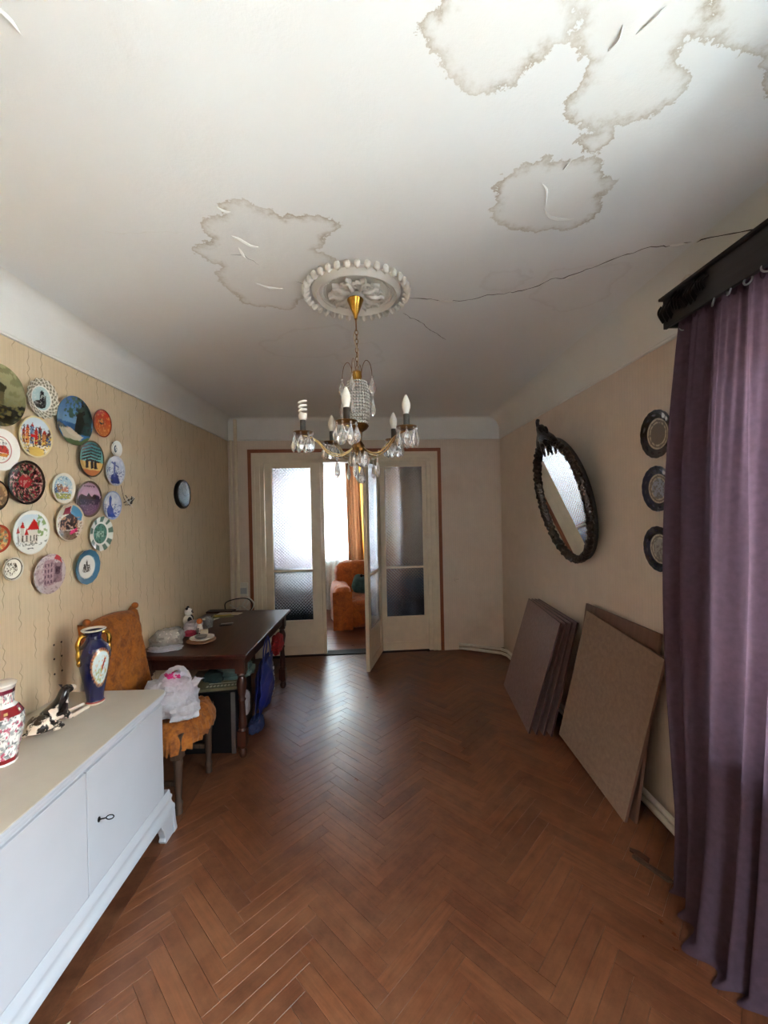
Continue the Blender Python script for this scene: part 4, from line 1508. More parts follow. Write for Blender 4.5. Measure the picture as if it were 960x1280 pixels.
def p_redring(u, v):
    p = Paint(u, v, (236, 234, 226)).band(0.62, 0.66, (170, 40, 48))
    p.poly([(-0.3, -0.1), (0.5, -0.15), (0.5, 0.05), (0.3, 0.25), (-0.1, 0.2)], (180, 60, 50))
    p.poly([(-0.4, -0.15), (0.55, -0.15), (0.4, -0.32), (-0.2, -0.3)], (196, 130, 60))
    return p.blot(12, 41, 0.66, (60, 50, 50), 0.8, lambda x, y: x * x + y * y < 0.28)


def p_maroon(u, v):
    r, a = np.hypot(u, v), np.arctan2(v, u)
    p = Paint(u, v, (58, 22, 26))
    p.blot(8, 51, 0.5, (120, 40, 48), 0.8).blot(10, 52, 0.6, (26, 16, 18), 0.9)
    p.fill((np.abs(np.sin(a * 3)) < 0.12) & (r > 0.34) & (r < 0.86), (128, 112, 100))
    p.band(0.86, 0.9, (96, 84, 72)).ell(0, 0.05, 0.34, 0.3, (156, 44, 50)).blot(14, 53, 0.66, (206, 150, 140), 0.7)
    p.blot(12, 54, 0.72, (70, 110, 70), 0.9)
    return p.band(0.9, 1.1, (40, 28, 24))


def p_palms(u, v):
    p = Paint(u, v, (60, 140, 150)).vgrad(-0.2, 1, (120, 176, 168), (40, 120, 136))
    for k in range(7):
        y = 0.85 - k * 0.17
        p.poly([(-0.75, y - 0.25), (0.0, y), (0.8, y - 0.1), (0.75, y - 0.17), (0.05, y - 0.09), (-0.7, y - 0.32)], (16, 32, 48))
    p.rect(-1, -1, 1, -0.15, (214, 176, 108)).rect(-1, -1, 1, -0.6, (196, 120, 72))
    for x in (-0.25, 0.15, 0.42):
        p.poly([(x - 0.1, -0.55), (x + 0.12, -0.5), (x + 0.1, -0.1), (x, 0.0), (x - 0.12, -0.15)], (30, 26, 26))
    return p.band(0.93, 1.1, (80, 70, 50))


def p_smallwhite(u, v):
    p = Paint(u, v, (232, 232, 226)).ell(0.0, 0, 0.3, 0.45, (90, 104, 124)).ell(0.1, 0.1, 0.16, 0.3, (210, 214, 214))
    return p.blot(9, 61, 0.6, (40, 48, 60), 0.8, lambda x, y: x * x * 3 + y * y < 0.2)


def p_bluesketch(u, v):
    p = Paint(u, v, (206, 212, 226)).blot(6, 71, 0.55, (176, 186, 210), 0.7)
    p.poly([(-0.5, -0.85), (0.5, -0.85), (0.45, -0.3), (0.1, -0.1), (-0.3, -0.3)], (40, 52, 120))
    p.rect(-0.08, -0.4, 0.12, 0.6, (92, 104, 160)).poly([(-0.35, 0.5), (0.5, 0.2), (0.5, 0.3), (-0.3, 0.62)], (92, 104, 160))
    return p.blot(12, 72, 0.62, (46, 60, 130), 0.8, lambda x, y: y < 0.2).band(0.93, 1.1, (188, 194, 208))


def p_whitetown(u, v):
    p = Paint(u, v, (232, 230, 216)).band(0, 0.82, (176, 204, 214))
    p.rect(-0.5, -0.3, 0.0, 0.25, (156, 124, 92)).rect(0.0, -0.25, 0.55, 0.12, (196, 130, 108)).rect(-0.75, -0.4, -0.45, 0.05, (70, 100, 130))
    p.poly([(-0.6, -0.75), (0.6, -0.7), (0.7, -0.35), (-0.7, -0.35)], (168, 170, 96))
    p.blot(11, 81, 0.66, (60, 90, 130), 0.8, lambda x, y: x * x + y * y < 0.6)
    return p.blot(12, 83, 0.68, (236, 232, 220), 0.9)


def p_purple(u, v):
    p = Paint(u, v, (150, 120, 146)).vgrad(0.0, 1, (206, 170, 190), (168, 134, 160))
    p.poly([(-0.9, -0.05), (0.9, -0.05), (0.8, 0.2), (0.5, 0.28), (0.3, 0.12), (0.05, 0.34), (-0.1, 0.15), (-0.5, 0.26), (-0.8, 0.1)], (48, 34, 52))
    p.rect(-1, -0.3, 1, -0.02, (60, 46, 66)).vgrad(-1, -0.3, (120, 88, 116), (92, 66, 92))
    for k in range(6):
        p.rect(-0.42 + k * 0.15, 0.66, -0.34 + k * 0.15, 0.74, (70, 50, 70))
    return p.blot(14, 91, 0.68, (170, 134, 160), 0.5, lambda x, y: y < -0.1).band(0.9, 1.1, (96, 80, 72))


def p_delft(u, v):
    p = Paint(u, v, (186, 196, 218)).blot(5, 101, 0.5, (210, 216, 228), 0.7)
    p.poly([(-0.5, -0.8), (0.4, -0.85), (0.2, -0.2), (-0.1, 0.1), (-0.4, -0.2)], (44, 70, 150))
    p.poly([(-0.2, -0.2), (0.0, -0.2), (0.05, 0.55), (-0.12, 0.7), (-0.25, 0.5)], (60, 86, 160))
    return p.blot(12, 102, 0.6, (50, 74, 150), 0.8, lambda x, y: y < 0.1).band(0.92, 1.1, (150, 164, 200))


def p_castle(u, v):
    p = Paint(u, v, (236, 238, 230)).vgrad(0.1, 0.8, (236, 238, 232), (200, 222, 232), lambda x, y: x * x + y * y < 0.8)
    p.blot(9, 111, 0.5, (126, 160, 92), 0.9, lambda x, y: (x > 0.35) & (y > -0.2) & (x * x + y * y < 0.8))
    p.rect(-0.1, -0.5, 0.42, 0.1, (224, 218, 204)).poly([(-0.18, 0.1), (0.5, 0.1), (0.36, 0.45), (0.2, 0.62), (0.05, 0.42)], (190, 34, 34))
    for x, h in ((-0.75, 0.0), (-0.5, 0.2), (-0.28, -0.12)):
        p.rect(x, -0.45, x + 0.18, h, (206, 200, 186)).poly([(x - 0.03, h), (x + 0.21, h), (x + 0.09, h + 0.32)], (184, 40, 40))
    for x in (-0.68, -0.42, -0.2, 0.0, 0.2, 0.34):
        p.rect(x, -0.42, x + 0.06, -0.14, (70, 66, 62))
    p.blot(13, 112, 0.62, (96, 100, 92), 0.8, lambda x, y: (y < -0.4) & (y > -0.62))
    return p.rect(-0.2, -0.76, 0.15, -0.72, (90, 90, 90)).band(0.94, 1.1, (224, 226, 216))


def p_house(u, v):
    p = Paint(u, v, (214, 202, 184)).poly([(0.1, 0.1), (0.8, 0.1), (0.9, 0.8), (0.1, 0.95)], (84, 146, 186))
    p.poly([(-0.75, -0.4), (0.6, -0.35), (0.6, 0.2), (0.1, 0.5), (-0.35, 0.3), (-0.6, 0.1)], (60, 34, 30))
    p.poly([(-0.45, 0.4), (0.1, 0.45), (0.0, 0.85), (-0.4, 0.75)], (128, 40, 56))
    p.blot(11, 121, 0.6, (180, 140, 110), 0.9, lambda x, y: (y < 0.3) & (y > -0.45))
    p.poly([(-0.8, -0.9), (0.5, -0.9), (0.4, -0.45), (-0.8, -0.4)], (120, 96, 76)).poly([(0.05, -0.65), (0.6, -0.5), (0.55, -0.3), (0.1, -0.45)], (214, 66, 112))
    return p.blot(13, 122, 0.66, (50, 30, 26), 0.8, lambda x, y: y < 0).band(0.93, 1.1, (206, 190, 160))


def p_green(u, v):
    r, a = np.hypot(u, v), np.arctan2(v, u)
    p = Paint(u, v, (224, 230, 222))
    p.fill((r > 0.68) & (np.sin(a * 9) + np.sin(a * 23) * 0.6 > 0.05), (92, 118, 106))
    p.band(0.58, 0.7, (232, 236, 230)).band(0, 0.58, (84, 134, 120))
    p.rect(-0.35, -0.2, 0.3, 0.15, (150, 186, 170)).blot(11, 131, 0.58, (46, 90, 78), 0.8, lambda x, y: x * x + y * y < 0.33)
    return p


def p_bluerim(u, v):
    p = Paint(u, v, (62, 112, 142)).band(0.66, 1.1, (66, 116, 146)).band(0, 0.7, (234, 236, 230)).band(0.66, 0.7, (190, 206, 206))
    p.poly([(-0.3, -0.1), (0.3, -0.1), (0.26, 0.1), (0.1, 0.1), (0.05, 0.4), (-0.05, 0.4), (-0.08, 0.15), (-0.22, 0.2)], (64, 60, 56))
    p.ell(0, -0.2, 0.34, 0.12, (90, 84, 76))
    return p.blot(14, 141, 0.64, (226, 226, 220), 0.8, lambda x, y: x * x + y * y < 0.2)


def p_pink(u, v):
    p = Paint(u, v, (204, 184, 184)).vgrad(-1, 1, (190, 172, 170), (214, 196, 196))
    p.rect(-0.3, -0.6, 0.35, 0.7, (178, 146, 152)).rect(0.35, -0.5, 0.8, 0.5, (150, 122, 130)).rect(-0.9, -0.5, -0.35, 0.3, (188, 164, 164))
    for i in range(3):
        for j in range(4):
            p.rect(-0.24 + i * 0.19, -0.5 + j * 0.28, -0.14 + i * 0.19, -0.34 + j * 0.28, (110, 84, 96))
    p.poly([(0.25, 0.75), (0.75, 0.5), (0.6, 0.85), (0.35, 0.95)], (190, 70, 74)).rect(0.45, -0.1, 0.72, 0.3, (84, 62, 74))
    return p.blot(13, 151, 0.64, (120, 92, 104), 0.6)


def p_smallsketch(u, v):
    p = Paint(u, v, (232, 228, 212)).band(0.82, 0.9, (60, 54, 48)).band(0.9, 1.1, (196, 188, 170))
    return p.blot(7, 161, 0.56, (110, 98, 80), 0.9, lambda x, y: x * x + y * y < 0.4).blot(10, 162, 0.6, (60, 52, 44), 0.9, lambda x, y: x * x + y * y < 0.35)


def p_cutbrown(u, v):
    return Paint(u, v, (90, 66, 48)).vgrad(-1, 1, (60, 44, 34), (150, 116, 80)).blot(6, 171, 0.56, (180, 140, 100), 0.7).band(0.92, 1.1, (50, 36, 28))


def p_cutorange(u, v):
    return Paint(u, v, (186, 110, 70)).blot(6, 181, 0.5, (214, 176, 110), 0.8).blot(8, 182, 0.62, (90, 120, 96), 0.8).band(0.84, 1.1, (160, 64, 44))


lace = lambda a, t: 1 + (0.035 * math.sin(a * 16) if t > 0.7 else 0.0) * (t - 0.7) / 0.3
wavy = lambda a, t: 1 + (0.012 * math.sin(a * 14) if t > 0.7 else 0.0) * (t - 0.7) / 0.3
PLATES = [
 ('olive green landscape plate, largest, cut by the frame edge', 1.903, 2.286, 0.140, p_olive, None),
 ('white latticed rim plate with a pale blue centre, top row', 2.152, 2.336, 0.100, p_lattice, lace),
 ('large blue plate picturing a tree on a lake shore', 2.377, 2.270, 0.138, p_tree, None),
 ('small red and orange plate at the top end of the group', 2.610, 2.306, 0.086, p_red, None),
 ('busy yellow, red and blue old town plate', 2.102, 2.130, 0.104, p_town, None),
 ('white plate with a thin red ring, cut by the frame edge', 1.908, 2.038, 0.094, p_redring, None),
 ('dark maroon plate with spokes dividing small scenes', 2.041, 1.898, 0.107, p_maroon, None),
 ('teal plate with dark palm fronds over a sandy ground', 2.505, 2.071, 0.109, p_palms, None),
 ('smallest white plate with a tiny blue figure', 2.748, 2.167, 0.053, p_smallwhite, None),
 ('pale blue plate with a blue sketched windmill, below the smallest plate', 2.730, 2.021, 0.098, p_bluesketch, None),
 ('white plate with a small coloured riverside town', 2.278, 1.884, 0.082, p_whitetown, None),
 ('purple plate with a dark skyline reflected in water', 2.476, 1.830, 0.108, p_purple, None),
 ('blue and white painted plate beside the wire ornament', 2.689, 1.795, 0.092, p_delft, None),
 ('white plate picturing a red-roofed castle with towers', 2.062, 1.655, 0.108, p_castle, None),
 ('cream plate with a dark brown house and a patch of blue sky', 2.322, 1.695, 0.106, p_house, None),
 ('green transfer-print plate with a white ring around its centre', 2.579, 1.619, 0.106, p_green, wavy),
 ('white plate with a wide steel-blue rim and small grey sketch', 2.452, 1.431, 0.101, p_bluerim, wavy),
 ('pinkish grey plate picturing tall buildings, lowest of the group', 2.169, 1.434, 0.103, p_pink, None),
 ('small white plate with a brown sketch inside a dark ring', 1.953, 1.490, 0.055, p_smallsketch, None),
 ('brown glazed plate half cut off by the frame edge', 1.864, 1.829, 0.072, p_cutbrown, None),
 ('orange rimmed plate half cut off by the frame edge', 1.878, 1.635, 0.064, p_cutorange, None),
]
for lab, y, z, R_, fn, ef in PLATES:
    tilt = 0.05
    o = place('wall_plate', plate_mesh(R_, fn, ef), None, (XL + 0.012, y, z), (PI / 2 + tilt, 0, PI / 2))
    tag(o, lab, 'plate', 'souvenir plates on the left wall')
    MB().box(-0.004, 0.004, R_ * 0.62, R_ * 0.80, -0.010, 0.004).build('hanger', 'iron', o)


def p_dark(center, rimcol, seed):
    def fn(u, v):
        r, a = np.hypot(u, v), np.arctan2(v, u)
        p = Paint(u, v, rimcol)
        p.fill((r > 0.72) & (np.sin(a * 12) + np.sin(r * 40) > 1.2) & (r < 0.9), (110, 104, 110), 0.35)
        p.ell(0.45, 0.68, 0.10, 0.10, (196, 186, 176), 0.8).ell(0.62, 0.52, 0.08, 0.08, (196, 186, 176), 0.7)
        p.band(0.0, 0.66, (186, 172, 152)).band(0.52, 0.58, (120, 108, 96)).band(0, 0.46, center)
        p.blot(10, seed, 0.56, (110, 102, 94), 0.8, lambda x, y: x * x + y * y < 0.40)
        return p
    return fn


scallop = lambda a, t: 1 + (0.022 * abs(math.sin(a * 9)) if t > 0.66 else 0.0) * (t - 0.66) / 0.34
for lab, y, z, R_, c, rc, sd in [
    ('dark scalloped plate with a silvery centre, uppermost beside the purple curtain', 2.20, 2.108, 0.128, (112, 102, 92), (44, 40, 44), 5),
    ('navy scalloped plate with a pale blue centre, middle one beside the curtain', 2.20, 1.812, 0.122, (150, 156, 168), (36, 38, 66), 6),
    ('navy scalloped plate with a grey centre, lowest beside the curtain', 2.195, 1.486, 0.122, (150, 144, 136), (38, 38, 58), 7)]:
    o = place('wall_plate', plate_mesh(R_, p_dark(c, rc, sd), scallop), None, (XR - 0.012, y, z), (PI / 2 + 0.04, 0, -PI / 2))
    tag(o, lab, 'plate', 'dark plates on the right wall')
    MB().box(-0.004, 0.004, R_ * 0.62, R_ * 0.80, -0.010, 0.004).build('hanger', 'iron', o)

# wire ornament hanging on the left wall
tw = thing('wire_ornament', 'small tangled wire ornament hanging on a string by the blue plate', 'ornament', (XL + 0.02, 2.86, 1.83))
MB().tube([(0, -0.06, 0.10), (-0.003, -0.03, 0.02), (0, -0.02, 0.0)], 0.0018, 5).build('string', 'chairwood', tw)
r_ = random.Random(4)
for k in range(4):
    pts = [(0.006 + r_.uniform(0, 0.02), r_.uniform(-0.05, 0.07), r_.uniform(-0.05, 0.04)) for _ in range(5)]
    MB().tube(spline(pts, 6), 0.0026, 5).build('wire', ('iron', 'pipe')[k % 2], tw, smooth=180)
# nail holes in the wall
for y, cn in ((2.222, 'nearer'), (2.274, 'farther')):
    for z, hn in ((1.047, 'top'), (0.972, 'middle'), (0.892, 'bottom')):
        o = MB().lathe([(0.0, 0.0), (0.006, 0.0), (0.0045, 0.002), (0.0, 0.0022)], 10).build('screw_hole', 'crack', None, (XL, y, z), (0, PI / 2, 0))
        tag(o, hn + ' dark screw hole of the ' + cn + ' column beside the cobalt vase', 'hole', 'screw holes in two columns')

# wall clock
ck = thing('wall_clock', 'round wall clock with a black rim and white face', 'clock', (XL, 3.68, 1.905), (PI / 2, 0, PI / 2))
MB().lathe([(0.0, 0.0), (0.118, 0.0), (0.128, 0.012), (0.128, 0.034), (0.120, 0.042), (0.108, 0.036), (0.106, 0.024), (0.0, 0.024)], 48).build('case', 'black', ck, smooth=40)
MB().lathe([(0.106, 0.0245), (0.106, 0.026), (0.0, 0.026)], 48).build('dial', 'face', ck)
for k in range(12):
    a = k * PI / 6
    MB().box(-0.003, 0.003, 0.082, 0.098, 0.026, 0.0275).build('hour_mark', 'black', ck, rot=(0, 0, -a))
MB().box(-0.004, 0.004, -0.015, 0.055, 0.028, 0.0295).build('hour_hand', 'black', ck, rot=(0, 0, -1.9))
MB().box(-0.003, 0.003, -0.02, 0.085, 0.030, 0.0315).build('minute_hand', 'black', ck, rot=(0, 0, 0.5))
MB().lathe([(0.108, 0.038), (0.0, 0.040)], 48).build('glass', 'clear', ck, smooth=60)


# ================================================================== SIDEBOARD AND WHAT STANDS ON IT
SBX0, SBX1, SBY0, SBY1 = XL + 0.012, -1.165, 1.035, 2.245
sb = thing('sideboard', 'low white painted sideboard with a beige top and two flat doors', 'sideboard', (0, 0, 0))
MB().box(SBX0, SBX1, SBY0 + 0.02, SBY1 - 0.02, 0.19, 0.725).build('body', 'white', sb, bevel=0.004)
# top with rounded front corners
def top_poly(g, r=0.06):
    x0_, x1_, ya, yb_ = SBX0, SBX1 + g, SBY0 - g, SBY1 + g + 0.03
    return [(x0_, ya)] + arc(x1_ - r, ya + r, r, -PI / 2, 0, 6) + arc(x1_ - r, yb_ - r, r, 0, PI / 2, 6) + [(x0_, yb_)]
MB().prism(top_poly(0.012), 'z', 0.752, 0.77).build('top', 'worktop', sb, bevel=0.004)
md = MB()
md.prism(top_poly(0.008), 'z', 0.738, 0.752)
md.prism(top_poly(-0.004), 'z', 0.722, 0.738)
md.prism(top_poly(0.014), 'z', 0.754, 0.7685)
md.build('top_moulding', 'white', sb, bevel=0.003)
for ya, yb_ in ((SBY0 + 0.035, 1.633), (1.637, SBY1 - 0.035)):
    d_ = MB().box(SBX1 - 0.004, SBX1 + 0.012, ya, yb_, 0.235, 0.722).build('door', 'white', sb, bevel=0.003)
    if ya > 1.6:
        es = MB().lathe([(0.0, 0.0), (0.011, 0.0), (0.011, 0.003), (0.0, 0.004)], 14)
        es.v = [(p[0], p[1] * 0.7, p[2]) for p in es.v]
        es.build('escutcheon', 'iron', d_, (SBX1 + 0.012, 1.70, 0.49), (0, PI / 2, 0), smooth=40)
        kk = MB()
        kk.tube([(0, 0, 0), (0.028, 0.004, 0.003)], 0.0025, 7)
        kk.tube([(0.040 + 0.013 * math.cos(t), 0.006 + 0.004 * math.cos(t), 0.004 + 0.009 * math.sin(t)) for t in [2 * PI * i / 14 for i in range(14)]], 0.0022, 6, closed=True)
        kk.build('key', 'iron', d_, (SBX1 + 0.014, 1.70, 0.49), smooth=180)
bp = MB()
og = [(0.012, 0.235), (0.016, 0.230), (0.017, 0.212), (0.024, 0.200), (0.024, 0.192), (0.021, 0.182), (0.022, 0.170), (0.027, 0.155), (0.033, 0.145), (0.034, 0.135), (0.034, 0.125)]
for g, z_ in og:
    bp.v += [(SBX0, SBY0 - g, z_), (SBX1 + g, SBY0 - g, z_), (SBX1 + g, SBY1 + g, z_), (SBX0, SBY1 + g, z_)]
for k in range(len(og) - 1):
    bp.f += [(4 * k + q, 4 * k + 4 + q, 4 * k + 4 + (q + 1) % 4, 4 * k + (q + 1) % 4) for q in range(4)]
bp.f += [(0, 1, 2, 3), tuple(4 * (len(og) - 1) + q for q in (3, 2, 1, 0))]
bp.mi = [0] * len(bp.f)
bp.build('plinth_moulding', 'white', sb, smooth=50)
for ys, s in ((SBY0 - 0.034, 1), (SBY1 + 0.034, -1)):
    X_ = SBX1 + 0.034
    ft = MB()
    pr = [(0.0, 0.125), (0.15, 0.125), (0.135, 0.10), (0.12, 0.08), (0.105, 0.035), (0.115, 0.02), (0.10, 0.0), (0.0, 0.0), (-0.012, 0.012), (-0.004, 0.06)]
    ft.prism([(ys + s * a, b) for a, b in pr], 'x', X_ - 0.035, X_)
    ft.prism([(X_ - a, b) for a, b in pr], 'y', ys, ys + s * 0.03)
    ft.build('bracket_foot', 'white', sb, bevel=0.004)
    MB().box(SBX0 + 0.02, SBX0 + 0.08, ys + s * 0.04, ys + s * 0.10, 0.0, 0.125).build('rear_foot', 'white', sb)


def painted_lathe(name, prof, seg, paint, parent, smooth=40, squash=None, rough='print', sub=6):
    """Lathe whose colour attribute is painted from (angle -pi..pi, height 0..1)."""
    P = []
    for (r1, z1_), (r2, z2_) in zip(prof, prof[1:]):
        for k in range(sub):
            t = k / sub
            P.append((r1 + (r2 - r1) * t, z1_ + (z2_ - z1_) * t))
    P.append(prof[-1])
    mb = MB().lathe(P, seg)
    if squash:
        mb.v = [squash(p) for p in mb.v]
    me = mb.mesh(name, rough)
    co = np.array(mb.v)
    ang = np.array([math.atan2(p[1], p[0]) for p in mb.v])
    h = (co[:, 2] - co[:, 2].min()) / (co[:, 2].max() - co[:, 2].min())
    rad = np.hypot(co[:, 0], co[:, 1])
    cols = np.ones((len(co), 4), np.float32)
    cols[:, :3] = paint(ang, h, rad)
    me.color_attributes.new('print', 'FLOAT_COLOR', 'POINT').data.foreach_set('color', cols.ravel())
    me.shade_smooth()
    me.set_sharp_from_angle(angle=math.radians(smooth))
    return place(name, me, parent)


# tall cobalt vase
VZ = 0.77
va = thing('vase', 'tall cobalt blue vase with gilt handles and an oval bird scene', 'vase', (-1.458, 2.145, VZ))
face_dir = math.radians(-28)      # the medallion faces the room


def paint_cobalt(a, h, rad):
    d = (a - face_dir + PI) % (2 * PI) - PI
    x, y = d / 0.62, (h - 0.50) / 0.215
    p = Paint(x, y, (18, 20, 62))
    rr = np.hypot(x, y)
    p.fill((rr < 1.22) & (np.abs(np.sin(np.arctan2(y, x) * 14)) > 0.4), (150, 96, 66))
    p.fill(rr < 1.06, (196, 168, 120)).fill(rr < 1.0, (196, 216, 218))
    p.poly([(-0.1, -0.3), (0.05, -0.35), (0.35, 0.35), (0.5, 0.65), (0.2, 0.5)], (150, 56, 48))
    p.blot(8, 3, 0.6, (150, 160, 96), 0.8, lambda u, v: (u * u + v * v < 0.9) & (v < 0.0))
    p.blot(9, 4, 0.66, (206, 150, 90), 0.8, lambda u, v: u * u + v * v < 0.6)
    p.fill((h > 0.975), (222, 218, 206)).fill((h < 0.025), (206, 190, 170)).fill((h > 0.025) & (h < 0.04), (150, 60, 50))
    return p.c


painted_lathe('body', [(0.0, 0.0), (0.040, 0.0), (0.043, 0.006), (0.037, 0.018), (0.040, 0.05), (0.056, 0.14), (0.070, 0.225), (0.072, 0.258), (0.064, 0.288),
                       (0.044, 0.312), (0.034, 0.328), (0.033, 0.345), (0.040, 0.362), (0.054, 0.374), (0.056, 0.378), (0.052, 0.380), (0.036, 0.366), (0.028, 0.345), (0.0, 0.335)],
              128, paint_cobalt, va, sub=10)
for s in (-1, 1):
    aa = face_dir + s * PI / 2
    ca, sa = math.cos(aa), math.sin(aa)
    P = spline([(0.036, 0, 0.352), (0.060, 0, 0.350), (0.074, 0, 0.322), (0.074, 0, 0.285), (0.073, 0, 0.245), (0.072, 0, 0.222)], 6)
    hb = MB().tube([(p.x * ca, p.x * sa, p.z) for p in P], [0.009 + 0.003 * abs(math.sin(i * 0.35)) for i in range(len(P))], 8)
    hb.ball((0.071 * ca, 0.071 * sa, 0.225), 0.014, 10, 6, (0.8, 0.8, 1.5))
    hb.build('handle', 'brass', va, smooth=180)['label'] = 'gilt moulded handle'

# porcelain vase with flowers
v2 = thing('vase', 'white porcelain vase with pink flowers and dark red bands, half in frame', 'vase', (-1.475, 1.640, VZ))


def paint_flowers(a, h, rad):
    x, y = a * 1.1, (h - 0.38) * 4.0
    p = Paint(x, y, (232, 232, 230))
    p.blot(6, 201, 0.58, (150, 156, 160), 0.9)
    p.blot(5, 205, 0.66, (190, 96, 120), 1.0)
    p.blot(9, 207, 0.70, (90, 96, 100), 0.9)
    p.fill((h > 0.62) & (h < 0.735), (128, 30, 36)).fill((h > 0.655) & (h < 0.69) & (np.sin(a * 7) > 0.75), (206, 170, 110))
    p.fill((h > 0.735) & (h < 0.775), (234, 234, 232)).fill((h > 0.90) & (h < 0.955), (120, 36, 56)).fill((h > 0.955), (200, 194, 190))
    p.fill((h < 0.085) & (h > 0.03), (128, 30, 36)).fill(h < 0.03, (232, 232, 230))
    return p.c


painted_lathe('body', [(0.0, 0.0), (0.043, 0.0), (0.044, 0.012), (0.046, 0.03), (0.056, 0.075), (0.066, 0.125), (0.069, 0.165), (0.066, 0.192), (0.052, 0.218), (0.038, 0.230), (0.037, 0.242),
                       (0.041, 0.285), (0.044, 0.300), (0.040, 0.302), (0.033, 0.29), (0.031, 0.24), (0.0, 0.235)], 128, paint_flowers, v2, sub=9,
              squash=lambda p: (lambda r, a: (r * (1 - 0.05 * abs(math.sin(a * 4))) * math.cos(a), r * (1 - 0.05 * abs(math.sin(a * 4))) * math.sin(a), p[2]))(math.hypot(p[0], p[1]), math.atan2(p[1], p[0])))
# lid-like cap above the neck
MB().lathe([(0.0, 0.303), (0.046, 0.303), (0.047, 0.309), (0.038, 0.315), (0.0, 0.318)], 32).build('lid', 'porcelain', v2, smooth=40)


def skin_mesh(name, verts, edges, radii, mat, parent=None, loc=(0, 0, 0), rot=(0, 0, 0), sub=2, root=0, scale=1.0):
    me = bpy.data.meshes.new(name)
    me.from_pydata([tuple(c * scale for c in v) for v in verts], edges, [])
    o = place(name, me, parent, loc, rot)
    m = o.modifiers.new('skin', 'SKIN')
    m.use_smooth_shade = True
    for i, r in enumerate(radii):
        sv = me.skin_vertices[0].data[i]
        r = r if isinstance(r, (tuple, list)) else (r, r)
        sv.radius = (r[0] * scale, r[1] * scale)
        sv.use_root = (i == root)
    s = o.modifiers.new('subdivision', 'SUBSURF')
    s.levels = s.render_levels = sub
    me.materials.append(MAT[mat] if isinstance(mat, str) else mat)
    return o


# lying hound figurine (x: away from the camera along the top, y: towards the wall, z: up)
dg = thing('dog_figurine', 'glazed black and cream figurine of a lying hound with raised head', 'figurine', (-1.50, 1.80, VZ + 0.004), (0, 0, math.radians(84)))
dv = [(0.025, 0, 0.046), (0.065, 0, 0.050), (0.11, 0, 0.058), (0.145, 0, 0.066), (0.158, 0, 0.098), (0.168, 0, 0.128), (0.185, 0, 0.138), (0.212, 0, 0.130), (0.236, 0, 0.124),
      (-0.012, 0.006, 0.026), (-0.02, 0.03, 0.012), (0.02, 0.045, 0.009),          # tail
      (0.145, -0.024, 0.040), (0.17, -0.030, 0.012), (0.23, -0.028, 0.010), (0.285, -0.026, 0.009),   # near fore leg
      (0.145, 0.024, 0.040), (0.18, 0.026, 0.016), (0.24, 0.020, 0.014), (0.30, 0.014, 0.012),        # far fore leg
      (0.045, -0.034, 0.034), (0.095, -0.044, 0.020), (0.06, -0.050, 0.009), (0.11, -0.054, 0.008),   # near hind leg
      (0.045, 0.034, 0.034), (0.095, 0.042, 0.018), (0.06, 0.046, 0.009), (0.11, 0.050, 0.008)]
de = [(0, 1), (1, 2), (2, 3), (3, 4), (4, 5), (5, 6), (6, 7), (7, 8), (0, 9), (9, 10), (10, 11), (3, 12), (12, 13), (13, 14), (14, 15), (3, 16), (16, 17), (17, 18), (18, 19),
      (0, 20), (20, 21), (21, 22), (22, 23), (0, 24), (24, 25), (25, 26), (26, 27)]
dr = [0.048, 0.042, 0.040, 0.037, 0.026, 0.023, 0.026, 0.018, 0.013, 0.009, 0.006, 0.005, 0.020, 0.012, 0.010, 0.010, 0.020, 0.012, 0.010, 0.010, 0.026, 0.018, 0.011, 0.010, 0.026, 0.018, 0.011, 0.010]
skin_mesh('body', dv, de, dr, 'dog', dg)
for s in (-1, 1):
    e = MB()
    e.grid(lambda u, v: (0.174 - 0.014 * u, s * (0.014 + 0.006 * u), 0.152 + 0.010 * (1 - u) * (v * 2 - 1) + 0.016 * u), 5, 4)
    eo = e.build('ear', 'black', dg, smooth=180)
    q = eo.modifiers.new('thickness', 'SOLIDIFY')
    q.thickness = 0.004

# ================================================================== DINING TABLE
TBM = Matrix.Translation((-1.292, 3.52, 0)) @ Matrix.Rotation(math.radians(-1.5), 4, 'Z')
tb = thing('dining_table', 'dark wooden dining table with turned legs, cluttered with crockery', 'table', matrix=TBM)
TW, TL, TH = 0.40, 0.655, 0.75
MB().box(-TW, TW, -TL, TL, TH - 0.022, TH).build('tabletop', 'darkwood', tb, bevel=0.006)
MB().box(-TW + 0.012, TW - 0.012, -TL + 0.012, TL - 0.012, TH - 0.034, TH - 0.022).build('edge_moulding', 'darkwood', tb, bevel=0.004)
ap = MB()
a_, b_ = TW - 0.055, TL - 0.075
ap.box(-a_, a_, -b_, -b_ + 0.02, TH - 0.125, TH - 0.034)
ap.box(-a_, a_, b_ - 0.02, b_, TH - 0.125, TH - 0.034)
ap.box(-a_, -a_ + 0.02, -b_ + 0.02, b_ - 0.02, TH - 0.125, TH - 0.034)
ap.box(a_ - 0.02, a_, -b_ + 0.02, b_ - 0.02, TH - 0.125, TH - 0.034)
ap.build('apron', 'darkwood', tb, bevel=0.003)
tl = MB()
tl.box(-0.034, 0.034, -0.034, 0.034, TH - 0.15, TH - 0.034)
tl.lathe([(0.030, TH - 0.15), (0.034, TH - 0.165), (0.022, TH - 0.18), (0.034, TH - 0.215), (0.036, TH - 0.24), (0.026, TH - 0.30), (0.020, TH - 0.33), (0.028, TH - 0.345), (0.020, TH - 0.36),
          (0.023, TH - 0.44), (0.028, TH - 0.50), (0.030, TH - 0.53), (0.022, TH - 0.545), (0.030, TH - 0.56)], 20)
tl.box(-0.031, 0.031, -0.031, 0.031, 0.085, TH - 0.56)
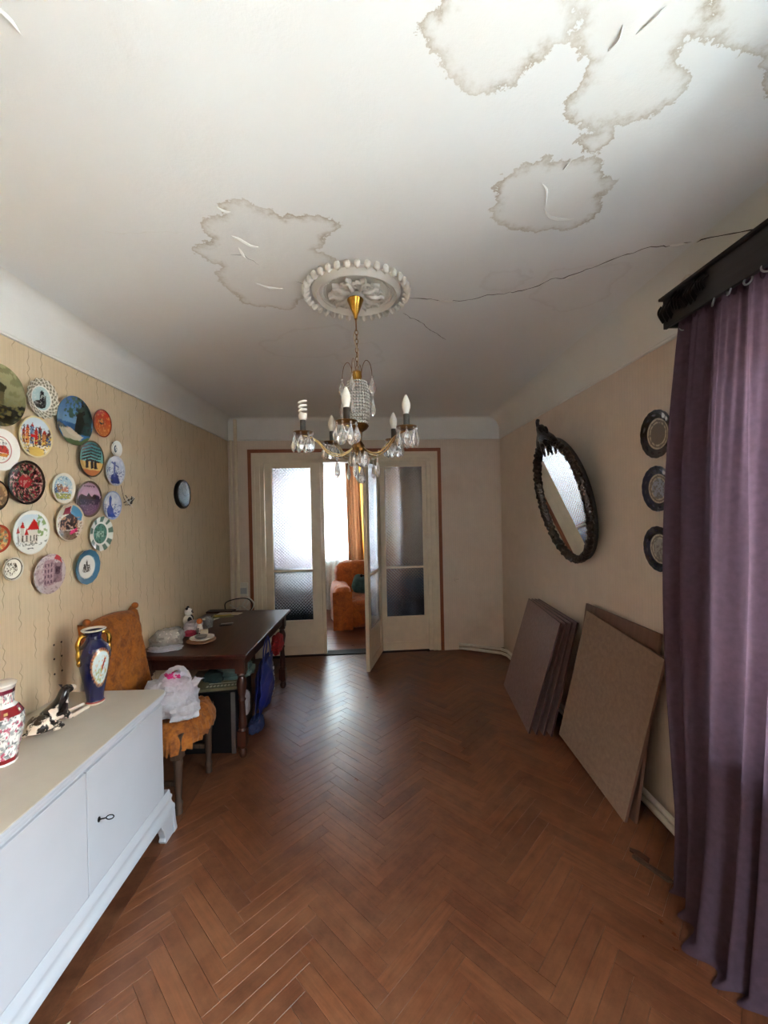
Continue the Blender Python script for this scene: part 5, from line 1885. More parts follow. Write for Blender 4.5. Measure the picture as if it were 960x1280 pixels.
tl.lathe([(0.020, 0.0), (0.026, 0.012), (0.030, 0.035), (0.020, 0.06), (0.030, 0.072), (0.030, 0.085)], 18)
tleg = tl.mesh('leg', 'legwood')
tleg.shade_smooth()
tleg.set_sharp_from_angle(angle=math.radians(40))
for sx in (-1, 1):
    for sy in (-1, 1):
        place('leg', tleg, tb, (sx * (a_ - 0.012), sy * (b_ - 0.012), 0))


# ================================================================== CHAIR
CHM = Matrix.Translation((-1.365, 2.60, 0)) @ Matrix.Rotation(math.radians(-3), 4, 'Z')   # +x is the front
chair = thing('dining_chair', 'wooden chair upholstered in buttoned orange velvet beside the sideboard', 'chair', matrix=CHM)
SZ = 0.46


def seatfn(u, v, top=True):
    x, y = -0.23 + 0.50 * u, -0.24 + 0.48 * v
    e = min(u, 1 - u, v, 1 - v)
    z = SZ + 0.055 * min(1, (e / 0.16)) ** 0.5
    z += 0.012 * fbm((x, y, 0), 24, 3) + 0.006 * fbm((x, y, 0), 60, 8)
    # rounded front corners
    fx = max(0, (u - 0.72) / 0.28)
    x -= 0.07 * fx * (abs(v - 0.5) * 2) ** 3
    return (x, y, z)


st = MB()
st.grid(seatfn, 48, 48)
seat_o = st.build('seat', 'velvet', chair, smooth=180)
# ruffled skirt round the seat
loop = [seatfn(t, 0) for t in np.linspace(0, 1, 40)] + [seatfn(1, t) for t in np.linspace(0, 1, 40)[1:]] + [seatfn(1 - t, 1) for t in np.linspace(0, 1, 40)[1:]] + [seatfn(0, 1 - t) for t in np.linspace(0, 1, 40)[1:-1]]
nl = len(loop)
sk = MB()
rings_ = 8
for j in range(rings_ + 1):
    t = j / rings_
    for i_, p in enumerate(loop):
        px, py = p[0] - 0.02, p[1]
        rr = math.hypot(px, py)
        wv = 0.014 * t * math.sin(i_ * 1.9 + 0.7 * math.sin(i_ * 0.31)) + 0.016 * math.sin(PI * t) + 0.006 * t
        k = 1 + wv / rr
        sk.v.append((0.02 + px * k, py * k, p[2] - 0.10 * t + 0.008 * t * math.sin(i_ * 0.9)))
for j in range(rings_):
    for i_ in range(nl):
        sk.f.append((j * nl + i_, j * nl + (i_ + 1) % nl, (j + 1) * nl + (i_ + 1) % nl, (j + 1) * nl + i_))
        sk.mi.append(0)
so = sk.build('skirt', 'velvet', chair, smooth=180)
MB().box(-0.22, 0.24, -0.215, 0.215, SZ - 0.085, SZ + 0.004).build('seat_rail', 'chairwood', chair, bevel=0.006)


def backfn(u, v):
    y = -0.235 + 0.47 * u
    z = SZ + 0.02 + 0.60 * v
    top = 0.028 * math.sin(PI * u) if v > 0.8 else 0
    cr_ = max(0, (v - 0.86) / 0.14)
    z += top * (v - 0.8) / 0.2
    horn = 0.028 * cr_ * max(0, abs(u - 0.5) * 2 - 0.86) / 0.14
    e = min(u, 1 - u, 1 - v)
    x = -0.205 - 0.10 * v + 0.045 * min(1, max(0, e) / 0.07) ** 0.5
    x += 0.006 * fbm((0, y, z), 18, 5)
    return (x, y, z + horn)


bk = MB()
bk.grid(backfn, 40, 44)
nb_ = len(bk.v)
bk.grid(lambda u, v: (-0.235 - 0.10 * v, -0.235 + 0.47 * (1 - u), backfn(1 - u, v)[2]), 40, 44)
w2 = 41
def strip(idx_a, idx_b):
    for q in range(len(idx_a) - 1):
        bk.f.append((idx_a[q], idx_b[q], idx_b[q + 1], idx_a[q + 1]))
        bk.mi.append(0)
fr_l = [j * w2 for j in range(45)]
fr_r = [j * w2 + 40 for j in range(45)]
fr_t = [44 * w2 + i_ for i_ in range(41)]
bl_l = [nb_ + j * w2 + 40 for j in range(45)]
bl_r = [nb_ + j * w2 for j in range(45)]
bl_t = [nb_ + 44 * w2 + 40 - i_ for i_ in range(41)]
strip(bl_l, fr_l)
strip(fr_r, bl_r)
strip(fr_t, bl_t)
bk.build('backrest', 'velvet', chair, smooth=60)
for s in (-1, 1):
    lg = MB()
    lg.box(-0.028, 0.028, -0.028, 0.028, SZ - 0.14, SZ - 0.06)
    lg.lathe([(0.022, 0.0), (0.018, 0.03), (0.024, 0.06), (0.016, 0.08), (0.020, 0.14), (0.024, 0.26), (0.028, 0.30), (0.024, SZ - 0.14)], 16)
    lg.build('front_leg', 'chairwood', chair, (0.205, s * 0.19, 0), smooth=40)
    MB().tube([(-0.20, s * 0.19, SZ - 0.03), (-0.20, s * 0.19, 0.25), (-0.25, s * 0.19, 0.0)], [0.020, 0.020, 0.017], 8).build('rear_leg', 'chairwood', chair, smooth=40)
    MB().box(-0.20, 0.20, s * 0.19 - 0.009, s * 0.19 + 0.009, 0.16, 0.185).build('stretcher', 'chairwood', chair)
    MB().ball((-0.292, s * 0.218, SZ + 0.655), 0.022, 10, 6, (1.1, 0.8, 1)).build('horn', 'velvet', chair, smooth=180)


# ================================================================== THINGS ON, UNDER AND BESIDE THE TABLE
def crumple(name, size, mat, seed, parent=None, loc=(0, 0, 0), rot=(0, 0, 0), amp=0.22, seg=40, rings=28, flat=True, sq=0.75):
    """Crumpled soft mass with a flat underside; size = half extents in x, y and full height."""
    mb = MB()
    mb.ball((0, 0, 0), 1.0, seg, rings)
    out = []
    for p in mb.v:
        n = fbm(p, 1.5, seed) * amp + abs(fbm(p, 4.0, seed + 9)) * amp * 0.55 + fbm(p, 9.0, seed + 5) * amp * 0.16
        q = [math.copysign(abs(c) ** sq, c) for c in p]
        k = 1 + n
        z = q[2] * k
        if flat:
            z = max(z, -0.72)
        out.append((q[0] * k * size[0], q[1] * k * size[1], (z + (0.72 if flat else 1.0)) * size[2] / 1.72))
    mb.v = out
    return mb.build(name, mat, parent, loc, rot, smooth=40)


TT = 0.7505
# clear bag holding two plates
cb_ = thing('clear_plastic_bag', 'crumpled clear plastic bag with white dishes inside on the table corner', 'bag', (-1.585, 3.14, TT), (0, 0, 0.3))
crumple('film', (0.105, 0.15, 0.105), 'clearbag', 3.0, cb_)
crumple('folded_film', (0.10, 0.06, 0.03), 'bag', 8.0, cb_, (0.01, -0.14, 0))
for k, (r1, dz) in enumerate(((0.085, 0.030), (0.080, 0.052))):
    o = MB().lathe([(0.0, 0.0), (0.045, 0.0), (0.05, 0.004), (r1, 0.016), (r1 - 0.002, 0.019), (0.05, 0.008), (0.0, 0.007)], 36).build('dish', 'porcelain', None, (-1.585, 3.15, TT + dz), (0.10, 0.12, 0), smooth=40)
    tag(o, ['lower white dish inside the clear plastic bag', 'upper white dish inside the clear plastic bag'][k], 'dish', 'dishes in the clear bag')
# plate stack with a small wire stand
pl = MB().lathe([(0.0, 0.0), (0.06, 0.0), (0.066, 0.005), (0.105, 0.017), (0.104, 0.020), (0.06, 0.010), (0.0, 0.010)], 44).build('plate', 'tanplate', None, (-1.345, 3.165, TT), smooth=40)
tag(pl, 'brown glazed plate under the white plate on the table', 'plate')
pl = MB().lathe([(0.0, 0.0), (0.05, 0.0), (0.055, 0.005), (0.088, 0.018), (0.087, 0.021), (0.05, 0.011), (0.0, 0.010)], 44).build('plate', 'porcelain', None, (-1.340, 3.17, TT + 0.0185), smooth=40)
tag(pl, 'white plate stacked on the brown plate', 'plate')
tag(MB().lathe([(0.036, 0.0), (0.044, 0.008), (0.046, 0.016), (0.043, 0.016), (0.036, 0.004), (0.0, 0.003)], 28).build('saucer', 'steel', None, (-1.350, 3.175, TT + 0.030), smooth=40), 'small grey metal saucer lying on the white plate', 'saucer')
cr_o = thing('cruet_stand', 'little dark metal cruet stand behind the stacked plates', 'stand', (-1.425, 3.30, TT))
MB().lathe([(0.0, 0), (0.022, 0.0), (0.022, 0.004), (0.005, 0.01), (0.004, 0.06), (0.009, 0.066), (0.0, 0.074)], 16).build('stem', 'steel', cr_o, smooth=40)
MB().tube([(0.018 * math.cos(t), 0.018 * math.sin(t), 0.045) for t in [2 * PI * i / 16 for i in range(16)]], 0.002, 6, closed=True).build('ring', 'steel', cr_o)
# panda figurine
pd = thing('panda_figurine', 'small white and black bear figurine against the left wall', 'figurine', (-1.655, 3.63, TT), (0, 0, 0.25))
pdm = MB()
pdm.ball((0, 0, 0.050), 0.045, 16, 12, (0.9, 0.95, 1.12))
pdm.ball((0.006, 0, 0.125), 0.036, 16, 12, (0.95, 1.08, 0.95))
pdm.build('body', 'porcelain', pd, smooth=180)
for s in (-1, 1):
    MB().ball((-0.002, s * 0.028, 0.158), 0.012, 10, 8).build('ear', 'black', pd, smooth=180)
    MB().ball((0.036, s * 0.015, 0.130), 0.0085, 8, 6, (0.6, 1, 1.2)).build('eye_patch', 'black', pd, smooth=180)
    MB().ball((0.022, s * 0.040, 0.060), 0.019, 10, 8, (1, 0.9, 1.5)).build('arm', 'black', pd, smooth=180)
    MB().ball((0.034, s * 0.026, 0.014), 0.020, 10, 8, (1.2, 1, 0.7)).build('foot', 'black', pd, smooth=180)
MB().ball((0.041, 0, 0.118), 0.006, 8, 6).build('nose', 'black', pd, smooth=180)
# grey and crimson crumpled cloths
tag(crumple('crumpled_cloth', (0.06, 0.08, 0.075), 'bag', 12.0, None, (-1.555, 3.50, TT)), 'crumpled pale grey cloth between the bear and the plastic bag', 'cloth')
tag(crumple('crumpled_cloth', (0.045, 0.05, 0.035), 'redcloth', 14.0, None, (-1.52, 3.36, TT)), 'crumpled crimson cloth beside the clear bag', 'cloth')
# orange-headed figurine and white box
fg = thing('figurine', 'small white figurine with an orange head near the table middle', 'figurine', (-1.475, 3.445, TT))
MB().lathe([(0.0, 0), (0.024, 0.0), (0.027, 0.02), (0.020, 0.055), (0.013, 0.068), (0.0, 0.07)], 18).build('body', 'porcelain', fg, smooth=40)
MB().ball((0, 0, 0.088), 0.024, 14, 10).build('head', 'orange', fg, smooth=180)
tag(MB().box(-0.03, 0.03, -0.02, 0.02, 0, 0.03).build('paper_packet', 'paper', None, (-1.42, 3.40, TT), (0, 0, 0.4), bevel=0.002), 'small white folded paper packet beside the orange-headed figurine', 'packet')
# glass tumblers
for k, (x, y, lab) in enumerate(((-1.445, 3.585, 'clear glass tumbler nearest the orange-headed figurine'), (-1.49, 3.66, 'clear glass tumbler behind the other tumbler'))):
    o = MB().lathe([(0.0, 0), (0.022, 0.0), (0.028, 0.075), (0.026, 0.075), (0.020, 0.006), (0.0, 0.006)], 22).build('tumbler', 'crystal', None, (x, y, TT), smooth=40)
    tag(o, lab, 'glass', 'tumblers on the table')
# papers and dark tray
for k, (x, y, rz, m_, sx, sy, lab) in enumerate((
        (-1.47, 3.97, 0.2, 'paperg', 0.10, 0.075, 'greenish printed paper lying lowest on the far table end'),
        (-1.43, 4.02, -0.15, 'paper', 0.11, 0.05, 'pale paper sheet on the far table end'),
        (-1.46, 3.93, 0.5, 'papery', 0.075, 0.02, 'narrow yellow leaflet on the papers'),
        (-1.56, 3.86, -0.3, 'paper', 0.07, 0.05, 'small pale note beside the tumblers'))):
    mb = MB().grid(lambda u, v: ((u - 0.5) * 2 * sx, (v - 0.5) * 2 * sy, 0.002 + 0.006 * k * (k < 3) + 0.004 * math.sin(u * 3 + k) * v), 10, 6)
    o = mb.build('paper_sheet', m_, None, (x, y, TT), (0, 0, rz), smooth=180)
    q = o.modifiers.new('thickness', 'SOLIDIFY')
    q.thickness = 0.0015
    tag(o, lab, 'paper')
tr = thing('pen_tray', 'small dark oblong tray on the bare part of the table', 'tray', (-1.33, 3.64, TT), (0, 0, 0.25))
MB().box(-0.05, 0.05, -0.03, 0.03, 0, 0.006).build('base', 'black', tr)
MB().prism([(-0.055, -0.035), (0.055, -0.035), (0.055, 0.035), (-0.055, 0.035)], 'z', 0.006, 0.009).build('lip', 'black', tr)
MB().tube([(-0.04, 0.0, 0.012), (0.06, 0.01, 0.012)], 0.004, 8).build('pen', 'steel', tr)
# dark flat case at the far table edge by the wall
tag(MB().box(-0.13, 0.13, -0.05, 0.05, 0, 0.02).build('flat_case', 'legwood', None, (-1.545, 4.105, TT), (0, 0, -0.03), bevel=0.004), 'dark flat wooden case along the far table edge', 'case')

# dark tower with a steel edge under the table
tw_ = thing('black_cabinet_box', 'black box with a steel corner strip under the table', 'box', (0, 0, 0))
MB().box(-1.42, -1.066, 2.985, 3.42, 0.0, 0.435).build('body', 'black', tw_, bevel=0.004)
MB().box(-1.066, -1.036, 2.975, 2.99, 0.0, 0.44).build('corner_strip', 'steel', tw_, bevel=0.002)
MB().box(-1.062, -1.052, 2.99, 3.42, 0.01, 0.43).build('side_panel', 'black', tw_)
fb = thing('picture_book', 'large flat olive book with pale lettering on the black box', 'book', (-1.225, 3.19, 0.4405), (0, 0, 0.16))
MB().box(-0.20, 0.20, -0.19, 0.19, 0.0, 0.022).build('cover', simple('olive_book_cover', (112, 104, 76), 0.5, var=0.2, scale=8.0), fb, bevel=0.002)
MB().box(-0.196, 0.197, -0.186, 0.187, 0.004, 0.018).build('page_block', 'paper', fb)
for k in range(9):
    MB().box(-0.06 + k * 0.025, -0.06 + k * 0.025 + 0.016, -0.165, -0.135, 0.022, 0.0228).build('letter', 'paper', fb)
MB().box(-0.05, 0.17, -0.11, -0.098, 0.022, 0.0228).build('title_line', 'paper', fb)
tc = thing('teal_cloth_bundle', 'folded grey-teal cloth bundle on the book under the table', 'cloth', (-1.165, 3.22, 0.463))
crumple('cloth', (0.15, 0.10, 0.12), 'teal', 21.0, tc, (0.03, 0.02, 0))
crumple('dark_fold', (0.07, 0.05, 0.075), 'teald', 23.0, tc, (-0.075, -0.085, 0))
# grey box deeper under the table
tag(MB().box(-0.16, 0.16, -0.12, 0.12, 0, 0.30).build('cardboard_box', 'boardred', None, (-1.47, 3.62, 0.0), (0, 0, 0.05), bevel=0.004), 'dull brown box standing deep under the table', 'box')

# white and pink plastic bag on the chair
wb_ = thing('plastic_carrier_bag', 'crumpled white carrier bag with pink print on the orange chair', 'bag', (-1.262, 2.52, 0.54), (0, 0, 0.2))
crumple('film', (0.125, 0.13, 0.19), 'bag', 31.0, wb_, amp=0.30)
for k, (pts, wd) in enumerate((([(-0.08, -0.01, 0.10), (-0.05, 0.02, 0.19), (0.02, 0.05, 0.235), (0.07, 0.05, 0.20), (0.06, 0.04, 0.12)], 0.05),
                               ([(0.05, -0.03, 0.10), (0.11, 0.0, 0.14), (0.155, 0.05, 0.165), (0.14, 0.08, 0.12), (0.09, 0.06, 0.08)], 0.045))):
    P = spline(pts, 7)
    n_ = len(P)
    def hfn(u, v):
        i_ = min(n_ - 1, int(round(u * (n_ - 1))))
        t = (P[min(i_ + 1, n_ - 1)] - P[max(i_ - 1, 0)]).normalized()
        s = t.cross(Vector((0.2, -0.3, 0.9))).normalized()
        p = P[i_] + s * (v - 0.5) * wd
        return (p.x + 0.012 * fbm(p, 30, k), p.y + 0.012 * fbm(p, 30, k + 4), p.z + 0.010 * fbm(p, 24, k + 9))
    MB().grid(hfn, n_ - 1, 6).build('handle', 'bag', wb_, smooth=180)
crumple('pink_print', (0.06, 0.045, 0.07), 'pink', 61.0, wb_, (0.0, 0.03, 0.135), (0, 0.4, 0.3), amp=0.35)
crumple('pink_print', (0.045, 0.03, 0.05), 'pink', 63.0, wb_, (0.10, 0.04, 0.075), (0, -0.5, 0.2), amp=0.35)
crumple('lower_fold', (0.075, 0.07, 0.10), 'bag', 35.0, wb_, (0.10, -0.085, -0.005), amp=0.3)

# blue shopping bag hanging from the table side with a red spotted cloth
bb = thing('shopping_bag', 'blue woven shopping bag with white lettering hanging at the table side', 'bag', (-0.955, 3.42, 0.12))
def bagfn(side):
    def fn(u, v):
        y = -0.20 + 0.40 * u
        z = 0.0 + 0.40 * v
        bul = 0.055 * math.sin(PI * u) * math.sin(PI * min(1, v * 0.85 + 0.1))
        x = side * (0.012 + bul) + 0.012 * fbm((side, y, z), 14, 2)
        return (x + 0.02 * v, y * (1 - 0.22 * v) + 0.03 * v, z - 0.12 * (1 - u) * (1 - v) * 0 + 0.02 * math.sin(u * 5) * (1 - v))
    return fn
bgm = MB()
bgm.grid(bagfn(1), 20, 20)
bgm.grid(bagfn(-1), 20, 20)
bo = bgm.build('bag_body', 'bluebag', bb, smooth=180)
q = bo.modifiers.new('thickness', 'SOLIDIFY')
q.thickness = 0.003
for k in range(7):
    fz = bagfn(1)
    t0_ = 0.86 - k * 0.105
    lm = MB().grid(lambda u, v: tuple(Vector(fz(0.66 + 0.10 * u + 0.02 * math.sin(k * 2), t0_ - 0.065 * v)) + Vector((0.0035, 0, 0))), 3, 3)
    lo = lm.build('letter', 'whiteprint', bb)
    q = lo.modifiers.new('thickness', 'SOLIDIFY')
    q.thickness = 0.001
for s in (-1, 1):
    MB().tube(spline([(0.03, -0.10, 0.38), (0.035 + 0.01 * s, -0.05, 0.50), (0.038, 0.02, 0.585), (0.036, 0.09, 0.50), (0.03, 0.14, 0.38)], 8), 0.006, 6).build('strap', 'bluebag', bb, smooth=180)
tag(crumple('spotted_cloth', (0.045, 0.10, 0.13), 'redfab', 41.0, None, (-0.90, 3.72, 0.50), (0.3, 0, 0)), 'red and white spotted cloth stuffed above the blue shopping bag', 'cloth')
tag(crumple('crumpled_bag', (0.05, 0.09, 0.10), 'navy', 43.0, None, (-0.985, 3.30, 0.0)), 'crumpled dark blue bag on the floor under the shopping bag', 'bag')
tag(crumple('tinsel_bundle', (0.022, 0.05, 0.16), 'bag', 47.0, None, (-0.985, 3.06, 0.25), amp=0.3), 'pale crumpled film hanging behind the front table leg', 'film')

# coiled cables and a white junction box by the back corner
cg = thing('coiled_cable', 'loops of dark and white cable standing behind the far table end', 'cable', (-1.56, 4.62, 0.60))
MB().tube(spline([(-0.14, 0.02, 0.05), (-0.13, 0.02, 0.13), (0.0, 0.0, 0.175), (0.12, 0.02, 0.165), (0.16, 0.03, 0.08), (0.10, 0.02, 0.02), (-0.06, 0.0, 0.02), (-0.14, 0.02, 0.06)], 8), 0.006, 7).build('dark_loop', 'black', cg, smooth=180)
MB().tube(spline([(-0.10, 0.05, 0.10), (0.02, 0.06, 0.03), (0.12, 0.06, 0.02), (0.17, 0.06, 0.10), (0.11, 0.05, 0.17), (0.05, 0.04, 0.09), (0.12, 0.03, 0.03)], 8), 0.007, 7).build('white_loop', 'pipe', cg, smooth=180)
MB().tube(spline([(-0.05, 0.09, 0.0), (0.0, 0.10, 0.07), (0.06, 0.10, 0.06), (0.10, 0.10, 0.15), (0.07, 0.10, 0.2)], 8), 0.006, 7).build('white_loop', 'pipe', cg, smooth=180)
MB().box(-0.12, 0.16, 0.0, 0.08, -0.60, 0.02).build('stand', 'chairwood', cg, bevel=0.004)
jb = thing('junction_box', 'white plastic junction box low on the back wall', 'box', matrix=BM @ Matrix.Translation((-1.575, 0, 0.75)))
MB().box(-0.055, 0.055, -0.035, -0.0005, 0, 0.16).build('case', 'pipe', jb, bevel=0.006)
MB().box(-0.045, 0.045, -0.038, -0.035, 0.03, 0.10).build('cover', 'white', jb, bevel=0.001)

# ================================================================== PIPES AND SOCKETS
tag(MB().tube([(XL + 0.105, back_y(XL + 0.105) - 0.05, 0.0), (XL + 0.105, back_y(XL + 0.105) - 0.05, COVE - 0.01), (XL + 0.105, back_y(XL + 0.105) - 0.05, H - 0.03)], 0.020, 14).build('heating_pipe', 'cream', smooth=60), 'vertical cream heating pipe in the back corner by the door', 'pipe')
tag(MB().tube([(XL + 0.045, back_y(XL) - 0.028, 0.0), (XL + 0.045, back_y(XL) - 0.028, COVE - 0.005)], 0.014, 12).build('heating_pipe', 'cream', smooth=60), 'thin cream pipe against the left wall in the back corner', 'pipe')
for k, (dz, lab) in enumerate(((0.075, 'upper white heating pipe running low along the right wall'), (0.028, 'lower white heating pipe running just above the floor'))):
    P = [(1.0, 5.025, dz - 0.005), (1.02, 5.0, dz), (1.44, 4.80, dz - 0.005), (1.49, 4.72, dz - 0.006), (1.50, 4.5, dz), (1.512, 2.05, dz + 0.006), (1.515, 0.6, dz + 0.006)]
    tag(MB().tube(P, 0.017, 12).build('radiator_pipe', 'pipe', smooth=60), lab, 'pipe', 'radiator pipes')
sk_ = thing('wall_socket', 'small round painted-over socket on the back wall by the door', 'socket', matrix=BM @ Matrix.Translation((0.986, 0, 0.86)) @ Matrix.Rotation(PI / 2, 4, 'X'))
MB().lathe([(0.0, 0.0005), (0.034, 0.0005), (0.032, 0.010), (0.022, 0.012), (0.020, 0.008), (0.0, 0.008)], 24).build('plate', 'wall_plain', sk_, smooth=40)
for s in (-1, 1):
    MB().lathe([(0.0, 0.008), (0.003, 0.008), (0.003, 0.0086), (0.0, 0.0086)], 8, (s * 0.009, 0, 0)).build('hole', 'crack', sk_)

# ================================================================== LEANING BOARDS
def board(name, b0, b1, top, thick, mats, label, group, height):
    """Rectangular board: bottom edge b0 (near) to b1 (far); top = direction of the leaning side."""
    b0, b1 = Vector(b0), Vector(b1)
    m = frame_mtx(b0, b1 - b0, Vector(top) - b0)
    wd = (b1 - b0).length
    mb = MB().box(0, wd, 0, height, 0, thick)
    mb.mi = [0, 1, 1, 1, 1, 1]
    o = mb.build(name, mats, matrix=m, bevel=0.0015)
    return tag(o, label, 'board', group)


sm = []
for k, lab in enumerate(('front maroon board of the low stack leaning on the right wall', 'second maroon board of the low leaning stack', 'third maroon board of the low leaning stack',
                         'rearmost maroon board of the low leaning stack, nearest the wall')):
    bx0 = 1.13 + 0.05 * k
    sm.append(((bx0, 3.11 - 0.017 * k, 0.001), (bx0 + (0.085, 0.07, 0.055, 0.04)[k], 3.985 - 0.03 * k, 0.001), (1.385 + 0.035 * k, 3.10 - 0.013 * k, 0.85), lab))
for b0, b1, tp, lab in sm:
    board('leaning_board', b0, b1, tp, 0.015, ['boardred', 'boardedge'], lab, 'maroon boards in the low stack', 0.88)
# large boards: the tan one is set slightly askew
board('leaning_board', (1.368, 2.195, 0.001), (1.350, 2.945, 0.001), (1.525, 2.195, 1.00), 0.018, ['boardbrn', 'boardbrn'], 'tall reddish brown board behind the tan one', 'tall boards by the curtain', 1.035)
board('leaning_board', (1.318, 2.205, 0.001), (1.300, 2.960, 0.075), (1.492, 2.13, 0.90), 0.016, ['boardtan', 'boardbrn'], 'tall faded tan plywood board leaning askew in front', 'tall boards by the curtain', 0.935)

# loose strip of wood on the floor
ls = thing('broken_floor_strip', 'short broken strip of dark wood on the floor before the curtain', 'debris', (1.27, 1.915, 0.002), (0, 0, math.radians(-60)))
MB().prism([(-0.085, -0.012), (0.075, -0.014), (0.10, 0.002), (0.07, 0.014), (-0.02, 0.010), (-0.085, 0.013)], 'z', 0.0, 0.012).build('strip', 'chairwood', ls, bevel=0.002)
MB().prism([(-0.11, 0.016), (-0.02, 0.018), (-0.03, 0.05), (-0.08, 0.055), (-0.12, 0.035)], 'z', 0.0, 0.008).build('splinter', 'legwood', ls, bevel=0.002)
tag(MB().prism([(0, 0), (0.022, 0.004), (0.026, 0.010), (0.004, 0.008)], 'z', 0.0015, 0.004).build('paper_scrap', 'paper', None, (-1.09, 1.40, 0.0), (0, 0, 0.7)), 'tiny white paper scrap on the parquet before the sideboard', 'scrap')

# ================================================================== OVAL MIRROR
tilt_up = Vector((-0.222, 0, 0.975)).normalized()
MIR = frame_mtx((1.425, 3.09, 1.775), (0, -1, 0), tilt_up)
mr = thing('oval_mirror', 'oval wall mirror in a dark carved frame tilted forward from the wall', 'mirror', matrix=MIR)
MA, MBb = 0.35, 0.435         # half width and half height of the glass
gl = MB()
n = 72
gl.v = [(0, 0, 0.012)] + [(MA * 1.03 * math.cos(2 * PI * k / n), MBb * 1.03 * math.sin(2 * PI * k / n), 0.012) for k in range(n)]
gl.f = [(0, 1 + k, 1 + (k + 1) % n) for k in range(n)]
gl.v += [(p[0], p[1], 0.006) for p in gl.v[1:]]
gl.f += [(1 + k, n + 1 + k, n + 1 + (k + 1) % n, 1 + (k + 1) % n) for k in range(n)]
gl.mi = [0] * len(gl.f)
gl.build('glass', 'mirror', mr)
fr = MB()
nt, ns = 220, 14
for i in range(nt):
    t = 2 * PI * i / nt
    for j in range(ns):
        s = 2 * PI * j / ns
        bump_ = 1 + 0.16 * math.sin(t * 60 + 2 * math.sin(s)) + 0.20 * fbm((math.cos(t) * 5, math.sin(t) * 5, s * 0.5), 2.2, 7)
        rw = 0.026 * bump_
        dr_ = rw * math.cos(s)
        z = 0.016 + 0.028 * bump_ * math.sin(s)
        fr.v.append(((MA + 0.024 + dr_) * math.cos(t), (MBb + 0.024 + dr_) * math.sin(t), max(-0.03, z)))
for i in range(nt):
    for j in range(ns):
        fr.f.append((i * ns + j, ((i + 1) % nt) * ns + j, ((i + 1) % nt) * ns + (j + 1) % ns, i * ns + (j + 1) % ns))
fr.mi = [0] * len(fr.f)
fr.build('frame', 'bronze', mr, smooth=50)
# carved rosettes round the frame
rm = MB()
rm.ball((0, 0, 0), 0.008, 8, 6)
for k in range(5):
    rm.ball((0.010 * math.cos(k * 1.2566), 0.010 * math.sin(k * 1.2566), -0.003), 0.0065, 7, 5)
rose_me = rm.mesh('carved_rosette', 'bronze')
rose_me.shade_smooth()
for k in range(72):
    t = 2 * PI * k / 72
    o = place('carved_rosette', rose_me, mr, ((MA + 0.020 + 0.014 * (k % 2)) * math.cos(t), (MBb + 0.020 + 0.014 * (k % 2)) * math.sin(t), 0.042), (0, 0, k * 0.7))
bkp = MB()
bkp.lathe([(0.0, -0.05), (0.93, -0.05), (1.04, -0.032), (1.05, 0.005), (0.0, 0.005)], 64)
bkp.v = [(p[0] * (MA + 0.022), p[1] * (MBb + 0.022), p[2]) for p in bkp.v]
bkp.build('backing', 'blackwood', mr, smooth=40)
# crest: a carved figure over an open scroll
cz = MBb + 0.05
cv = [(0, cz + 0.02, 0.03), (0, cz + 0.07, 0.035), (0, cz + 0.115, 0.045),
      (-0.05, cz + 0.015, 0.03), (-0.11, cz - 0.012, 0.025), (-0.16, cz - 0.055, 0.02),
      (0.05, cz + 0.015, 0.03), (0.11, cz - 0.012, 0.025), (0.16, cz - 0.055, 0.02),
      (-0.035, cz - 0.04, 0.04), (-0.045, cz - 0.09, 0.04), (-0.025, cz - 0.135, 0.042),
      (0.035, cz - 0.04, 0.04), (0.045, cz - 0.09, 0.04), (0.028, cz - 0.135, 0.042)]
cee = [(0, 1), (1, 2), (0, 3), (3, 4), (4, 5), (0, 6), (6, 7), (7, 8), (0, 9), (9, 10), (10, 11), (0, 12), (12, 13), (13, 14)]
skin_mesh('crest_figure', cv, cee, [0.045, 0.034, 0.034, 0.036, 0.028, 0.018, 0.036, 0.028, 0.018, 0.018, 0.014, 0.006, 0.018, 0.014, 0.006], 'bronze', mr)
for s in (-1, 1):
    MB().tube(spline([(s * 0.02, cz + 0.06, 0.03), (s * 0.06, cz + 0.075, 0.03), (s * 0.075, cz + 0.045, 0.03), (s * 0.05, cz + 0.03, 0.035)], 6), [0.012] * 18 + [0.006], 8).build('scroll', 'bronze', mr, smooth=180)
MB().tube(spline([(-0.01, cz + 0.10, 0.05), (0.0, cz + 0.135, 0.05), (0.02, cz + 0.145, 0.05)], 6), [0.014] * 12 + [0.006], 8).build('finial', 'bronze', mr, smooth=180)
# hanging bracket to the wall
MB().tube([(0, -MBb * 0.55, -0.05), (0, -MBb * 0.55, -0.09)], 0.006, 8).build('bracket', 'iron', mr)

# ================================================================== CURTAIN AND PELMET
pm = thing('curtain_pelmet', 'black stained wooden pelmet box above the purple curtain', 'pelmet', (0, 0, 0))
MB().box(1.345, 1.362, -1.30, 1.875, 2.53, 2.662).build('front_board', 'pelmet', pm, bevel=0.003)
MB().box(1.362, XR - 0.001, 1.857, 1.875, 2.535, 2.655).build('end_board', 'pelmet', pm, bevel=0.003)
MB().box(1.33, XR - 0.013, -1.30, 1.885, 2.662, 2.675).build('top_board', 'pelmet', pm, bevel=0.003)
MB().tube([(1.43, -1.30, 2.585), (1.43, 1.855, 2.585)], 0.009, 10).build('rail', 'steel', pm)
